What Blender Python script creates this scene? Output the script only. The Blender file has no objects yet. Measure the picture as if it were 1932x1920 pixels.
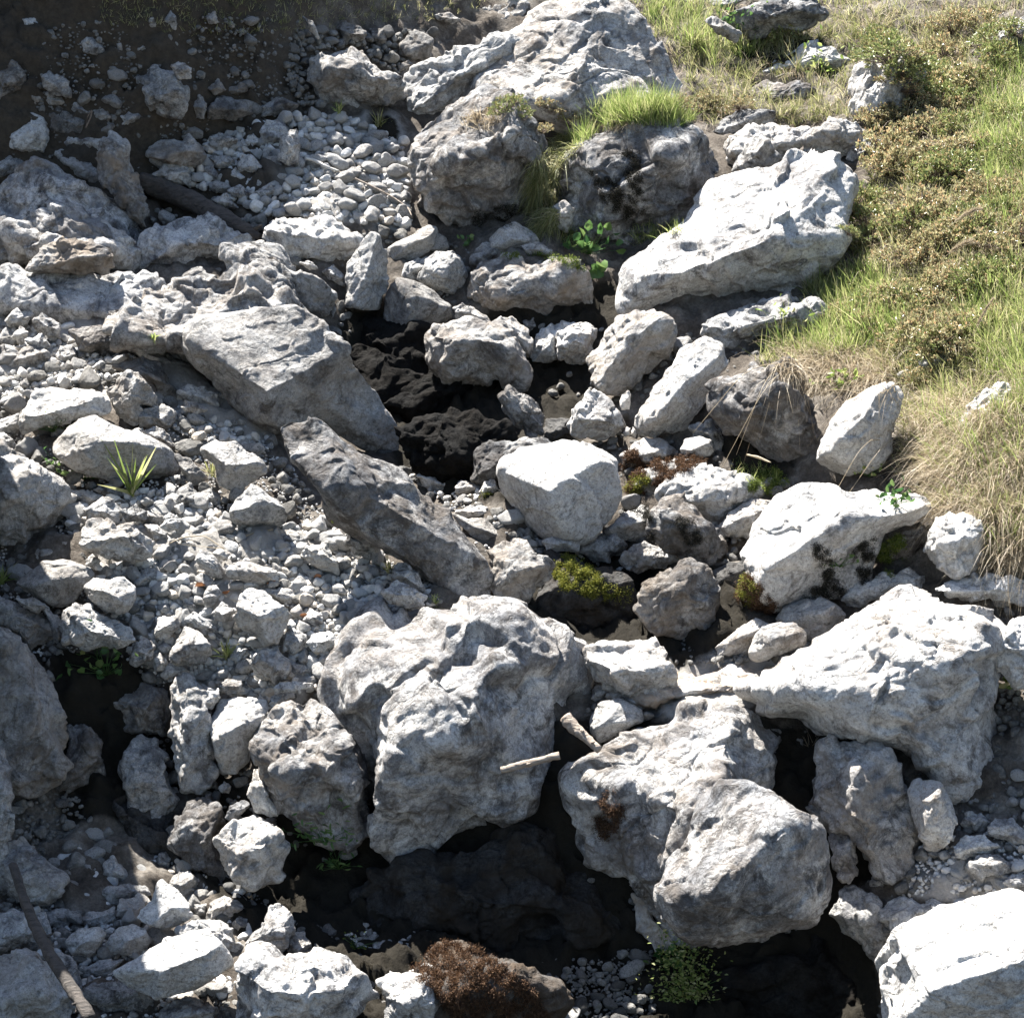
import bpy, math, random
import numpy as np
from mathutils import Vector, Matrix
# ------------------------------------------------------------------ camera, sky, sun, exposure
scene = bpy.context.scene
C = scene.collection
PITCH = math.radians(12.0)
TAN = 0.25
CAM = np.array((0.0, 0.0, 0.0))
cam_data = bpy.data.cameras.new('camera')
cam_data.sensor_fit = 'HORIZONTAL'
cam_data.angle_x = 2 * math.atan(TAN)
cam_data.clip_start = 0.1
cam_data.clip_end = 600
cam = bpy.data.objects.new('camera', cam_data)
cam.location = CAM
cam.rotation_euler = (math.pi / 2 - PITCH, 0, 0)
C.objects.link(cam)
scene.camera = cam

SUN_EL = math.radians(60)
SUN_LEFT = math.radians(38)          # the sun stands behind the scene, to the left
world = bpy.data.worlds.new('World')
scene.world = world
world.use_nodes = True
wn = world.node_tree.nodes
bg = wn['Background']
sky = wn.new('ShaderNodeTexSky')
sky.sky_type = 'NISHITA'
sky.sun_disc = False
sky.sun_elevation = SUN_EL
sky.sun_rotation = -SUN_LEFT
world.node_tree.links.new(sky.outputs[0], bg.inputs[0])
bg.inputs[1].default_value = 0.05
sun_data = bpy.data.lights.new('sun', 'SUN')
sun_data.energy = 5.0
sun_data.angle = math.radians(0.5)
sun_data.color = (1.0, 0.965, 0.91)
sun = bpy.data.objects.new('sun', sun_data)
TO_SUN = Vector((-math.sin(SUN_LEFT) * math.cos(SUN_EL), math.cos(SUN_LEFT) * math.cos(SUN_EL), math.sin(SUN_EL)))
sun.rotation_euler = TO_SUN.to_track_quat('Z', 'Y').to_euler()
sun.location = TO_SUN * 40
C.objects.link(sun)
scene.view_settings.view_transform = 'Standard'
scene.view_settings.look = 'None'
scene.view_settings.gamma = 1
scene.view_settings.exposure = 2.3

# ------------------------------------------------------------------ helpers
FWD = np.array((0, math.cos(PITCH), -math.sin(PITCH)))
RGT = np.array((1.0, 0, 0))
UPV = np.array((0, math.sin(PITCH), math.cos(PITCH)))
HALF_X, HALF_Y = 966.0, 960.0
TY = TAN * 1017 / 1024

def direction(x, y):
    x = np.asarray(x, float)[..., None]; y = np.asarray(y, float)[..., None]
    return FWD + (x - HALF_X) / HALF_X * TAN * RGT + (HALF_Y - y) / HALF_Y * TY * UPV

TILES = {'A': (0, 0), 'B': (1150, 0), 'C': (2312, 0), 'D': (0, 1150), 'E': (1150, 1150), 'F': (2312, 1150),
         'G': (0, 2290), 'H': (1150, 2290), 'I': (2312, 2290)}

def sheet(t, pts):
    """points read off one enlarged square of the photograph -> one common sheet"""
    pts = np.array(pts, float)
    if t == 'Z':
        return pts
    ox, oy = TILES[t]
    return (pts / 1.6 + (ox, oy)) / 1.8178

_grad = np.array([(1,1,0),(-1,1,0),(1,-1,0),(-1,-1,0),(1,0,1),(-1,0,1),(1,0,-1),(-1,0,-1),
                  (0,1,1),(0,-1,1),(0,1,-1),(0,-1,-1),(1,1,0),(-1,1,0),(0,-1,1),(0,-1,-1)], np.float32)

def perlin(p):
    pi = np.floor(p).astype(np.int64)
    f = (p - pi).astype(np.float32)
    u = f * f * f * (f * (f * 6 - 15) + 10)
    res = 0
    for dx in (0, 1):
        wx = u[:, 0] if dx else 1 - u[:, 0]
        for dy in (0, 1):
            wy = u[:, 1] if dy else 1 - u[:, 1]
            for dz in (0, 1):
                wz = u[:, 2] if dz else 1 - u[:, 2]
                h = (pi[:, 0] + dx) * 73856093 ^ (pi[:, 1] + dy) * 19349663 ^ (pi[:, 2] + dz) * 83492791
                h = (h ^ (h >> 13)) * 1274126177
                g = _grad[((h ^ (h >> 16)) & 15)]
                res = res + wx * wy * wz * (g[:, 0] * (f[:, 0] - dx) + g[:, 1] * (f[:, 1] - dy) + g[:, 2] * (f[:, 2] - dz))
    return res

def fbm(p, f, octaves=3, gain=0.5):
    a, s = 1.0, 0
    for o in range(octaves):
        s = s + a * perlin(p * f + 17.3 * o)
        a *= gain; f *= 2.07
    return s

def mesh_from(name, verts, faces, smooth=True, mats=()):
    me = bpy.data.meshes.new(name)
    verts = np.asarray(verts, np.float32)
    faces = np.asarray(faces, np.int32)
    k = faces.shape[1]
    me.vertices.add(len(verts)); me.vertices.foreach_set('co', verts.ravel())
    me.loops.add(faces.size); me.loops.foreach_set('vertex_index', faces.ravel())
    me.polygons.add(len(faces))
    me.polygons.foreach_set('loop_start', np.arange(0, faces.size, k, dtype=np.int32))
    me.polygons.foreach_set('loop_total', np.full(len(faces), k, np.int32))
    me.update(calc_edges=True)
    me.polygons.foreach_set('use_smooth', np.full(len(faces), smooth, bool))
    for m in mats:
        me.materials.append(m)
    return me

def link(name, me, loc=(0, 0, 0), parent=None, **props):
    o = bpy.data.objects.new(name, me)
    o.location = loc
    C.objects.link(o)
    if parent is not None:
        o.parent = parent
    for k, v in props.items():
        if v is not None:
            o[k] = v
    return o

_ico = {}
def ico(n):
    if n not in _ico:
        import bmesh
        bm = bmesh.new()
        bmesh.ops.create_icosphere(bm, subdivisions=n, radius=1)
        v = np.array([x.co[:] for x in bm.verts], np.float32)
        f = np.array([[a.index for a in t.verts] for t in bm.faces], np.int32)
        bm.free()
        v /= np.linalg.norm(v, axis=1)[:, None]
        _ico[n] = (v, f)
    return _ico[n]

# ------------------------------------------------------------------ materials
def nodes(name):
    m = bpy.data.materials.new(name)
    m.use_nodes = True
    nt = m.node_tree
    b = nt.nodes['Principled BSDF']
    return m, nt, b

class NT:
    def __init__(s, nt): s.nt = nt
    def n(s, t, **kw):
        x = s.nt.nodes.new(t)
        for k, v in kw.items(): setattr(x, k, v)
        return x
    def l(s, a, b): s.nt.links.new(a, b)
    def noise(s, vec, scale, detail=5, rough=0.6, dist=0.0):
        x = s.n('ShaderNodeTexNoise')
        x.inputs['Scale'].default_value = scale; x.inputs['Detail'].default_value = detail
        x.inputs['Roughness'].default_value = rough; x.inputs['Distortion'].default_value = dist
        s.l(vec, x.inputs['Vector'])
        return x.outputs['Fac']
    def math(s, op, a, b=None, c=None, clamp=False):
        x = s.n('ShaderNodeMath', operation=op, use_clamp=clamp)
        for i, v in enumerate((a, b, c)):
            if v is None: continue
            if hasattr(v, 'is_linked'): s.l(v, x.inputs[i])
            else: x.inputs[i].default_value = v
        return x.outputs[0]
    def ramp(s, fac, stops):
        x = s.n('ShaderNodeValToRGB')
        e = x.color_ramp.elements
        while len(e) < len(stops): e.new(0.5)
        for i, (p, c) in enumerate(stops):
            e[i].position = p
            e[i].color = (c, c, c, 1) if not hasattr(c, '__len__') else (*c, 1)
        s.l(fac, x.inputs[0])
        return x.outputs[0]
    def mix(s, fac, a, b, mode='MIX'):
        x = s.n('ShaderNodeMix', data_type='RGBA', blend_type=mode)
        if hasattr(fac, 'is_linked'): s.l(fac, x.inputs['Factor'])
        else: x.inputs['Factor'].default_value = fac
        for i, v in ((6, a), (7, b)):
            if hasattr(v, 'is_linked'): s.l(v, x.inputs[i])
            else: x.inputs[i].default_value = (*v, 1)
        return x.outputs[2]

def rock_material(name, wet=False):
    """limestone; object colour carries r = how pale (0 wet black, 1 white), g = how brown, b = how blotched with dark crust"""
    m, nt, b = nodes(name)
    t = NT(nt)
    tc = t.n('ShaderNodeTexCoord'); oi = t.n('ShaderNodeObjectInfo')
    off = t.n('ShaderNodeVectorMath', operation='SCALE'); 
    comb = t.n('ShaderNodeCombineXYZ')
    for i in range(3): t.l(oi.outputs['Random'], comb.inputs[i])
    t.l(comb.outputs[0], off.inputs[0]); off.inputs['Scale'].default_value = 37.0
    add = t.n('ShaderNodeVectorMath', operation='ADD')
    t.l(tc.outputs['Object'], add.inputs[0]); t.l(off.outputs[0], add.inputs[1])
    v = add.outputs[0]
    sep = t.n('ShaderNodeSeparateColor'); t.l(oi.outputs['Color'], sep.inputs[0])
    tone, warm, patch = t.math('MULTIPLY_ADD', sep.outputs[0], 1.4, -0.3), sep.outputs[1], sep.outputs[2]
    big = t.noise(v, 3.2, 9, 0.68, 0.35)
    mid = t.noise(v, 11, 8, 0.7, 0.2)
    fine = t.noise(v, 55, 6, 0.75)
    # pale scoured rock <-> grey weathered crust
    k = t.math('ADD', t.math('MULTIPLY', big, 0.65), t.math('MULTIPLY', mid, 0.35))
    lo = t.math('SUBTRACT', k, t.math('MULTIPLY', t.math('SUBTRACT', patch, .25), 0.17))
    crust = t.ramp(lo, [(0.375, 0.0), (0.44, .75), (0.50, 1.0)])
    base = t.mix(crust, (0.20, 0.205, 0.213), (0.50, 0.492, 0.474))
    # black crust in hollows and seams
    n2 = t.noise(v, 6.0, 10, 0.78, 0.6)
    blk = t.ramp(t.math('SUBTRACT', n2, t.math('MULTIPLY', patch, 0.16)), [(0.29, 0.0), (0.41, 1.0)])
    base = t.mix(blk, (0.075, 0.075, 0.078), base)
    # speckle
    sp = t.ramp(fine, [(0.36, 0.38), (0.47, 0.92), (0.56, 1.08), (0.66, 1.3)])
    base = t.mix(0.85, base, sp, 'MULTIPLY')
    sp2 = t.ramp(t.noise(v, 170, 4, 0.7), [(0.36, 0.62), (0.5, 1.0), (0.64, 1.22)])
    base = t.mix(0.8, base, sp2, 'MULTIPLY')
    # brown staining
    n3 = t.noise(v, 4.3, 7, 0.6, 0.8)
    wf = t.math('MULTIPLY', t.ramp(n3, [(0.38, 0.15), (0.62, 1.0)]), warm, clamp=True)
    base = t.mix(wf, base, (0.30, 0.215, 0.145), 'MIX') if wet else t.mix(wf, base, (0.29, 0.235, 0.18))
    # hairline seams
    wrp = t.n('ShaderNodeTexNoise'); wrp.inputs['Scale'].default_value = 2.5; wrp.inputs['Detail'].default_value = 5
    t.l(v, wrp.inputs['Vector'])
    wv = t.n('ShaderNodeVectorMath', operation='MULTIPLY_ADD')
    t.l(wrp.outputs['Color'], wv.inputs[0]); wv.inputs[1].default_value = (0.45, 0.45, 0.45); t.l(v, wv.inputs[2])
    vo = t.n('ShaderNodeTexVoronoi', feature='DISTANCE_TO_EDGE'); vo.inputs['Scale'].default_value = 3.1
    t.l(wv.outputs[0], vo.inputs['Vector'])
    seam = t.ramp(vo.outputs['Distance'], [(0.0, 0.0), (0.03, 1.0)])
    sm = t.ramp(t.noise(v, 2.1, 3, 0.5), [(0.48, 0.0), (0.58, 1.0)])
    seamf = t.math('MULTIPLY', t.math('SUBTRACT', 1.0, seam), t.math('MULTIPLY', sm, 0.4), clamp=True)
    base = t.mix(seamf, base, (0.06, 0.058, 0.055))
    tm = t.math('MAXIMUM', t.math('MINIMUM', t.math('MULTIPLY_ADD', tone, 1.4, 0.33), t.math('MULTIPLY_ADD', tone, 0.72, 0.47)), 0.03)
    tcol = t.n('ShaderNodeCombineColor')
    for i in range(3): t.l(tm, tcol.inputs[i])
    base = t.mix(1.0, base, tcol.outputs[0], 'MULTIPLY')
    t.l(base, b.inputs['Base Color'])
    b.inputs['Roughness'].default_value = 0.55 if wet else 0.88
    b.inputs['Specular IOR Level'].default_value = 0.12 if wet else 0.06
    h = t.math('ADD', t.math('MULTIPLY', t.noise(v, 22, 8, 0.72, 0.4), 1.0), t.math('MULTIPLY', t.noise(v, 80, 6, 0.75), 0.55))
    h = t.math('ADD', h, t.math('MULTIPLY', t.ramp(t.noise(v, 9, 6, .7, .8), [(.38, 0.0), (.5, 1.0)]), .9))
    h = t.math('SUBTRACT', h, t.math('MULTIPLY', seamf, 0.6))
    bp = t.n('ShaderNodeBump'); bp.inputs['Strength'].default_value = 0.7; bp.inputs['Distance'].default_value = 0.024
    t.l(h, bp.inputs['Height']); t.l(bp.outputs[0], b.inputs['Normal'])
    return m

def soil_material(name, cols, scale=6.0, bump=0.03, patches=None):
    m, nt, b = nodes(name)
    t = NT(nt); tc = t.n('ShaderNodeTexCoord'); v = tc.outputs['Object']
    a = t.noise(v, scale, 9, 0.72, 0.3)
    base = t.ramp(a, [(0.30, cols[0]), (0.48, cols[1]), (0.66, cols[2])])
    sp = t.ramp(t.noise(v, scale * 12, 5, 0.7), [(0.3, 0.55), (0.7, 1.35)])
    base = t.mix(0.8, base, sp, 'MULTIPLY')
    if patches:
        for sc, lo, hi, col in patches:
            f = t.ramp(t.noise(v, sc, 6, 0.6, 0.2), [(lo, 0.0), (hi, 1.0)])
            base = t.mix(f, base, col)
    t.l(base, b.inputs['Base Color']); b.inputs['Roughness'].default_value = 0.95
    b.inputs['Specular IOR Level'].default_value = 0.15
    bp = t.n('ShaderNodeBump'); bp.inputs['Strength'].default_value = 1.0; bp.inputs['Distance'].default_value = bump
    t.l(t.noise(v, scale * 4, 8, 0.75), bp.inputs['Height']); t.l(bp.outputs[0], b.inputs['Normal'])
    return m

def leaf_material(name, cols, trans=0.45, rough=0.5, scale=9.0):
    m, nt, b = nodes(name)
    t = NT(nt); tc = t.n('ShaderNodeTexCoord')
    ge = t.n('ShaderNodeNewGeometry')
    a = t.math('ADD', t.math('MULTIPLY', ge.outputs['Random Per Island'], 0.75), t.math('MULTIPLY', t.noise(tc.outputs['Object'], scale, 4, 0.6), 0.25))
    n = len(cols)
    base = t.ramp(a, [(0.12 + 0.76 * i / (n - 1), c) for i, c in enumerate(cols)])
    t.l(base, b.inputs['Base Color']); b.inputs['Roughness'].default_value = rough
    b.inputs['Specular IOR Level'].default_value = 0.35
    tr = t.n('ShaderNodeBsdfTranslucent'); t.l(base, tr.inputs[0])
    mx = t.n('ShaderNodeMixShader'); mx.inputs[0].default_value = trans
    out = nt.nodes['Material Output']
    t.l(b.outputs[0], mx.inputs[1]); t.l(tr.outputs[0], mx.inputs[2]); t.l(mx.outputs[0], out.inputs[0])
    return m

def bark_material(name, dark, pale):
    m, nt, b = nodes(name)
    t = NT(nt); tc = t.n('ShaderNodeTexCoord'); mp = t.n('ShaderNodeMapping')
    t.l(tc.outputs['Object'], mp.inputs[0]); mp.inputs['Scale'].default_value = (7, 28, 28)
    a = t.noise(mp.outputs[0], 1.6, 8, 0.7, 0.6)
    t.l(t.ramp(a, [(0.3, dark), (0.7, pale)]), b.inputs['Base Color']); b.inputs['Roughness'].default_value = 0.85
    bp = t.n('ShaderNodeBump'); bp.inputs['Strength'].default_value = 1; bp.inputs['Distance'].default_value = 0.02
    t.l(a, bp.inputs['Height']); t.l(bp.outputs[0], b.inputs['Normal'])
    return m

M_ROCK = rock_material('limestone')
M_WET = rock_material('wet_limestone', True)
M_GROUND = soil_material('stony_soil', ((0.045, 0.036, 0.028), (0.10, 0.085, 0.07), (0.21, 0.19, 0.165)), 5.0, 0.035)
def ground_zones(m):
    nt = m.node_tree; t = NT(nt); b = nt.nodes['Principled BSDF']
    src = b.inputs['Base Color'].links[0].from_socket
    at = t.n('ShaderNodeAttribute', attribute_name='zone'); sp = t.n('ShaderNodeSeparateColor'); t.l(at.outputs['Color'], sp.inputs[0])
    tc = t.n('ShaderNodeTexCoord'); nz = t.noise(tc.outputs['Object'], 7, 6, .7)
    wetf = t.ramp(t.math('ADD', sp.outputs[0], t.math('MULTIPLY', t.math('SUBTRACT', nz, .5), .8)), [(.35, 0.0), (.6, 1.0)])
    sandf = t.ramp(t.math('ADD', sp.outputs[1], t.math('MULTIPLY', t.math('SUBTRACT', nz, .5), .8)), [(.35, 0.0), (.6, 1.0)])
    sand = t.mix(t.noise(tc.outputs['Object'], 60, 6, .75), (0.22, 0.20, 0.175), (0.46, 0.44, 0.41))
    c = t.mix(sandf, src, sand)
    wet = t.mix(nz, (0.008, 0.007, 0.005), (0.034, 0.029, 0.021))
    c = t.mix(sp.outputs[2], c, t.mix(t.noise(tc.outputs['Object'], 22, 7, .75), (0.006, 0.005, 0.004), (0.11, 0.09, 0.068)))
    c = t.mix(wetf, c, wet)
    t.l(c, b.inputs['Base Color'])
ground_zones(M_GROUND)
M_GRASS = leaf_material('green_blades', ((0.10, 0.115, 0.04), (0.21, 0.225, 0.08), (0.35, 0.34, 0.16), (0.47, 0.42, 0.27)), 0.5)
M_LUSH = leaf_material('fresh_green_blades', ((0.10, 0.15, 0.035), (0.20, 0.27, 0.07), (0.34, 0.38, 0.13), (0.46, 0.43, 0.23)), 0.5)
M_DRY = leaf_material('straw', ((0.22, 0.165, 0.105), (0.38, 0.31, 0.21), (0.52, 0.45, 0.33)), 0.35)
M_LEAF = leaf_material('shrub_leaf', ((0.13, 0.13, 0.06), (0.26, 0.25, 0.12), (0.38, 0.35, 0.21), (0.38, 0.24, 0.13), (0.34, 0.35, 0.19)), 0.42, 0.25)
M_BROAD = leaf_material('broad_leaf', ((0.04, 0.10, 0.03), (0.09, 0.17, 0.05), (0.17, 0.24, 0.08)), 0.4, 0.4)
M_MOSS_Y = leaf_material('yellow_moss', ((0.07, 0.085, 0.012), (0.16, 0.17, 0.025), (0.24, 0.22, 0.04)), 0.3, 0.9)
M_MOSS_B = leaf_material('brown_moss', ((0.03, 0.017, 0.010), (0.08, 0.042, 0.022), (0.15, 0.085, 0.045)), 0.25, 0.9)
M_MOSS_G = leaf_material('green_moss', ((0.05, 0.085, 0.015), (0.12, 0.16, 0.03), (0.20, 0.22, 0.05)), 0.3, 0.9)
M_CRUST = leaf_material('black_crust', ((0.008, 0.008, 0.007), (0.02, 0.018, 0.013), (0.045, 0.04, 0.025)), 0.1, 0.95)
M_TWIG = bark_material('twig_bark', (0.07, 0.045, 0.03), (0.22, 0.17, 0.13))
M_LOG = bark_material('dark_wet_bark', (0.012, 0.010, 0.008), (0.085, 0.07, 0.058))
M_DRIFT = bark_material('bleached_wood', (0.16, 0.12, 0.09), (0.45, 0.38, 0.31))
M_WHITE_WOOD = bark_material('white_wood', (0.45, 0.42, 0.38), (0.7, 0.68, 0.63))
# ------------------------------------------------------------------ ground
CTRL = [  # x, y on the sheet, metres added to the even slope's distance (minus: the bank comes forward)
 (1000,1250,0),(1300,1330,0),(800,1150,0),(500,1050,0),(250,1000,0),(100,700,0),(300,650,0),(100,900,.0),(450,900,0),(600,420,0),(700,300,0),
 (1250,560,0),(1500,420,-.1),(1700,1050,-.1),(1750,1250,0),(1500,1000,0),(1000,500,.1),(1350,850,.15),(1650,1350,.1),(900,100,0),(1150,100,-.2),(1250,300,.0),
 (780,760,1.3),(700,690,.9),(860,850,.85),(1060,740,.8),(950,900,.15),(1100,1150,.75),(1250,1150,.4),(1190,1180,.6),(1180,560,.5),
 (300,1480,1.0),(100,1650,.95),(300,1620,1.1),(200,1850,.8),(450,1750,.95),(430,1560,.9),(620,1650,1.0),(700,1750,1.05),(600,1920,.7),(950,1650,1.1),(950,1750,1.15),
 (1400,1880,1.3),(1550,1900,1.3),(1200,1880,1.1),(1000,1920,.9),(1080,1600,.8),(1750,1650,.25),(1900,1550,.1),(1850,1920,.4),(200,1270,.35),(330,1330,.7),(60,1300,.4),
 (0,380,-.1),(300,370,.05),(450,240,-.45),(600,140,-.7),(0,200,-1.3),(300,200,-1.2),(500,100,-1.35),(0,0,-2.75),(300,0,-2.7),(560,0,-1.9),(700,40,-1.0),(800,0,-1.0),
 (0,-300,-6.0),(300,-300,-5.45),(600,-300,-3.7),(850,-300,-2.4),(-600,0,-3.0),(-600,400,-.8),(-600,-300,-5.9),(0,-400,-7.3),(400,-400,-6.0),(-600,-400,-7.2),(1200,-300,-1.5),
 (1700,250,-.45),(1700,500,-.6),(1900,300,-1.0),(1900,600,-1.1),(1850,850,-1.0),(1700,800,-.55),(1600,650,-.35),(1850,1000,-.8),(1800,1080,-.3),(1932,1100,-.4),(1500,120,-.1),(1800,60,-.5),
 (2300,500,-1.8),(2300,1000,-1.7),(2300,0,-1.5),(2300,1500,-.6),(2300,1900,0),(1500,-300,-1),(-600,1000,-.2),(-600,1600,.3),(500,2200,.3),(1300,2200,.5),(-600,2200,0),(2300,2200,0)]
_c = np.array(CTRL, float)
_P = _c[:, :2] / 1000.0
_K = np.linalg.norm(_P[:, None] - _P[None], axis=2)
_A = np.block([[_K, np.ones((len(_P), 1)), _P], [np.ones((1, len(_P))), np.zeros((1, 3))], [_P.T, np.zeros((2, 3))]])
_W = np.linalg.solve(_A + np.diag([1e-6] * len(_P) + [0] * 3), np.r_[_c[:, 2], 0, 0, 0])

def ground_depth(x, y):
    x = np.asarray(x, float); y = np.asarray(y, float)
    xc = np.clip(x, -700, 2500); yc = np.clip(y, -400, 2300)
    q = np.stack([xc.ravel(), yc.ravel()], 1) / 1000.0
    k = np.linalg.norm(q[:, None] - _P[None], axis=2)
    o = k @ _W[:len(_P)] + _W[len(_P)] + q @ _W[len(_P) + 1:]
    inv = 0.0588 + 0.0575 * y.ravel() / 1920.0
    d = 1 / np.maximum(inv, 0.012)
    over = np.clip((-400 - y.ravel()) / 400.0, 0, 4)          # uphill, out of sight, the wooded bank goes on rising
    return (d * (1 - 0) + o - over * 0.0).reshape(x.shape)

def axis_samples(lo, a, b, hi, step, n):
    left = a - (a - lo) * (np.linspace(1, 0, n, endpoint=False) ** 2)
    right = b + (hi - b) * (np.linspace(0, 1, n + 1)[1:] ** 2)
    return np.r_[left, np.arange(a, b, step), right]
gx = axis_samples(-5200, -150, 2080, 7000, 8, 40)
gy = axis_samples(-1400, -120, 2040, 5200, 8, 40)
GX, GY = np.meshgrid(gx, gy)
GD = ground_depth(GX, GY)
V = direction(GX, GY) * GD[..., None]
Vf = V.reshape(-1, 3)
nn = 0.10 * fbm(Vf, 1.5, 3) + 0.05 * fbm(Vf, 6.0, 3, 0.6) + 0.022 * np.abs(fbm(Vf, 22.0, 2, 0.6))
Vf = Vf + nn[:, None] * np.array((0, -0.45, 0.89))
H, W = GX.shape
idx = np.arange(H * W).reshape(H, W)
F = np.stack([idx[:-1, :-1], idx[1:, :-1], idx[1:, 1:], idx[:-1, 1:]], -1).reshape(-1, 4)
def in_poly(poly, x, y):
    r = np.zeros(x.shape, bool); n = len(poly)
    for i in range(n):
        x1, y1 = poly[i]; x2, y2 = poly[(i + 1) % n]
        if y1 == y2: continue
        r ^= ((y1 > y) != (y2 > y)) & (x < (x2 - x1) * (y - y1) / (y2 - y1) + x1)
    return r
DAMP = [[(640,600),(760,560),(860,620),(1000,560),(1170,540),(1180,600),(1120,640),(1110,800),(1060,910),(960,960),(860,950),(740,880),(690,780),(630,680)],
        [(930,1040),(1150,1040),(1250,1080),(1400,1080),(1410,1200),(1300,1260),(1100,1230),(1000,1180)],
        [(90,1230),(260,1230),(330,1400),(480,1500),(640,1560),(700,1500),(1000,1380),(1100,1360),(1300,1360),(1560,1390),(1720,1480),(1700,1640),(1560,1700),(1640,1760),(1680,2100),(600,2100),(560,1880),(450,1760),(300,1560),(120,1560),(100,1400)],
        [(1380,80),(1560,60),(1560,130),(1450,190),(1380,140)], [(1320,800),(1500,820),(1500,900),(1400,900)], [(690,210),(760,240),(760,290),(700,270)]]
SAND = [[(-60,560),(260,640),(420,760),(520,800),(520,850),(350,830),(200,760),(-60,780)], [(430,250),(760,220),(780,440),(560,410)],
        [(130,940),(500,980),(700,1060),(830,1140),(650,1200),(560,1340),(400,1320),(240,1200)], [(1680,1620),(2000,1580),(2000,1720),(1720,1700)], [(1200,1220),(1480,1220),(1560,1320),(1300,1360),(1150,1300)]]
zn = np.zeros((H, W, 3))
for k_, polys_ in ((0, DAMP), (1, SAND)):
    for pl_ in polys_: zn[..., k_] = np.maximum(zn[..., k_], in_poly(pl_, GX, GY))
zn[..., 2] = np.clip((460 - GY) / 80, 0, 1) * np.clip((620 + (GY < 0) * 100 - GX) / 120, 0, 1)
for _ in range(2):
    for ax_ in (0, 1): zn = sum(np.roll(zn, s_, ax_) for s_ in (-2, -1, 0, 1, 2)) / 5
lump = zn[..., 0].ravel() * (0.07 * np.abs(fbm(Vf + 5, 3.2, 3, .6)) + 0.05 * fbm(Vf, 13.0, 2)) + zn[..., 2].ravel() * .10 * np.abs(fbm(Vf + 8, 4.5, 3, .65))
Vf = Vf + lump[:, None] * np.array((0, -0.45, 0.89))
ground = link('ground', mesh_from('ground', Vf, F, True, [M_GROUND]), kind='structure',
              label='stony soil slope between the boulders')

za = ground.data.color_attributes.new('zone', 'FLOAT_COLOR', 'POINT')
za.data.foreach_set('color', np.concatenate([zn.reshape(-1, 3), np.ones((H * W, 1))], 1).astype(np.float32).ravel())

# ------------------------------------------------------------------ rocks
def outline_radius(poly, c, th):
    """distance from c to the outline along each angle"""
    d = np.stack([np.cos(th), np.sin(th)], 1)
    best = np.zeros(len(th))
    n = len(poly)
    for i in range(n):
        a = poly[i] - c; b = poly[(i + 1) % n] - c
        e = b - a
        den = d[:, 0] * e[1] - d[:, 1] * e[0]
        with np.errstate(divide='ignore', invalid='ignore'):
            t = (a[0] * e[1] - a[1] * e[0]) / den
            s = (a[0] * d[:, 1] - a[1] * d[:, 0]) / den
        ok = (t > 0) & (s >= -1e-6) & (s <= 1 + 1e-6)
        best = np.where(ok & (t > best), t, best)
    bad = best <= 0
    if bad.any():
        best[bad] = np.interp(np.where(bad)[0], np.where(~bad)[0], best[~bad])
    return best

def centroid(poly):
    x, y = poly[:, 0], poly[:, 1]
    x1, y1 = np.roll(x, -1), np.roll(y, -1)
    cr = x * y1 - x1 * y
    a = cr.sum() / 2
    return np.array([((x + x1) * cr).sum() / (6 * a), ((y + y1) * cr).sum() / (6 * a)]), abs(a)

NB = 180
TH = (np.arange(NB) + 0.5) / NB * 2 * math.pi - math.pi

def facet_dirs(fs):
    N, O = [], []
    for az, el, off in fs:
        az, el = math.radians(az), math.radians(el)
        N.append((math.cos(az) * math.cos(el), math.sin(az) * math.cos(el), math.sin(el))); O.append(off)
    return N, O

def rock_points(d, seed, facets, p, nrand):
    rs = np.random.RandomState(seed)
    N, O = facet_dirs(facets)
    for i in range(nrand):
        v = rs.normal(size=3); v /= np.linalg.norm(v)
        N.append(tuple(v)); O.append(rs.uniform(0.72, 1.0))
    N = np.array(N, np.float32); O = np.array(O, np.float32)
    q = np.clip(d @ N.T, 0, None) / O
    s = (q ** p).sum(1) + (1 / 1.1) ** p
    return d * (s ** (-1.0 / p))[:, None]

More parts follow.
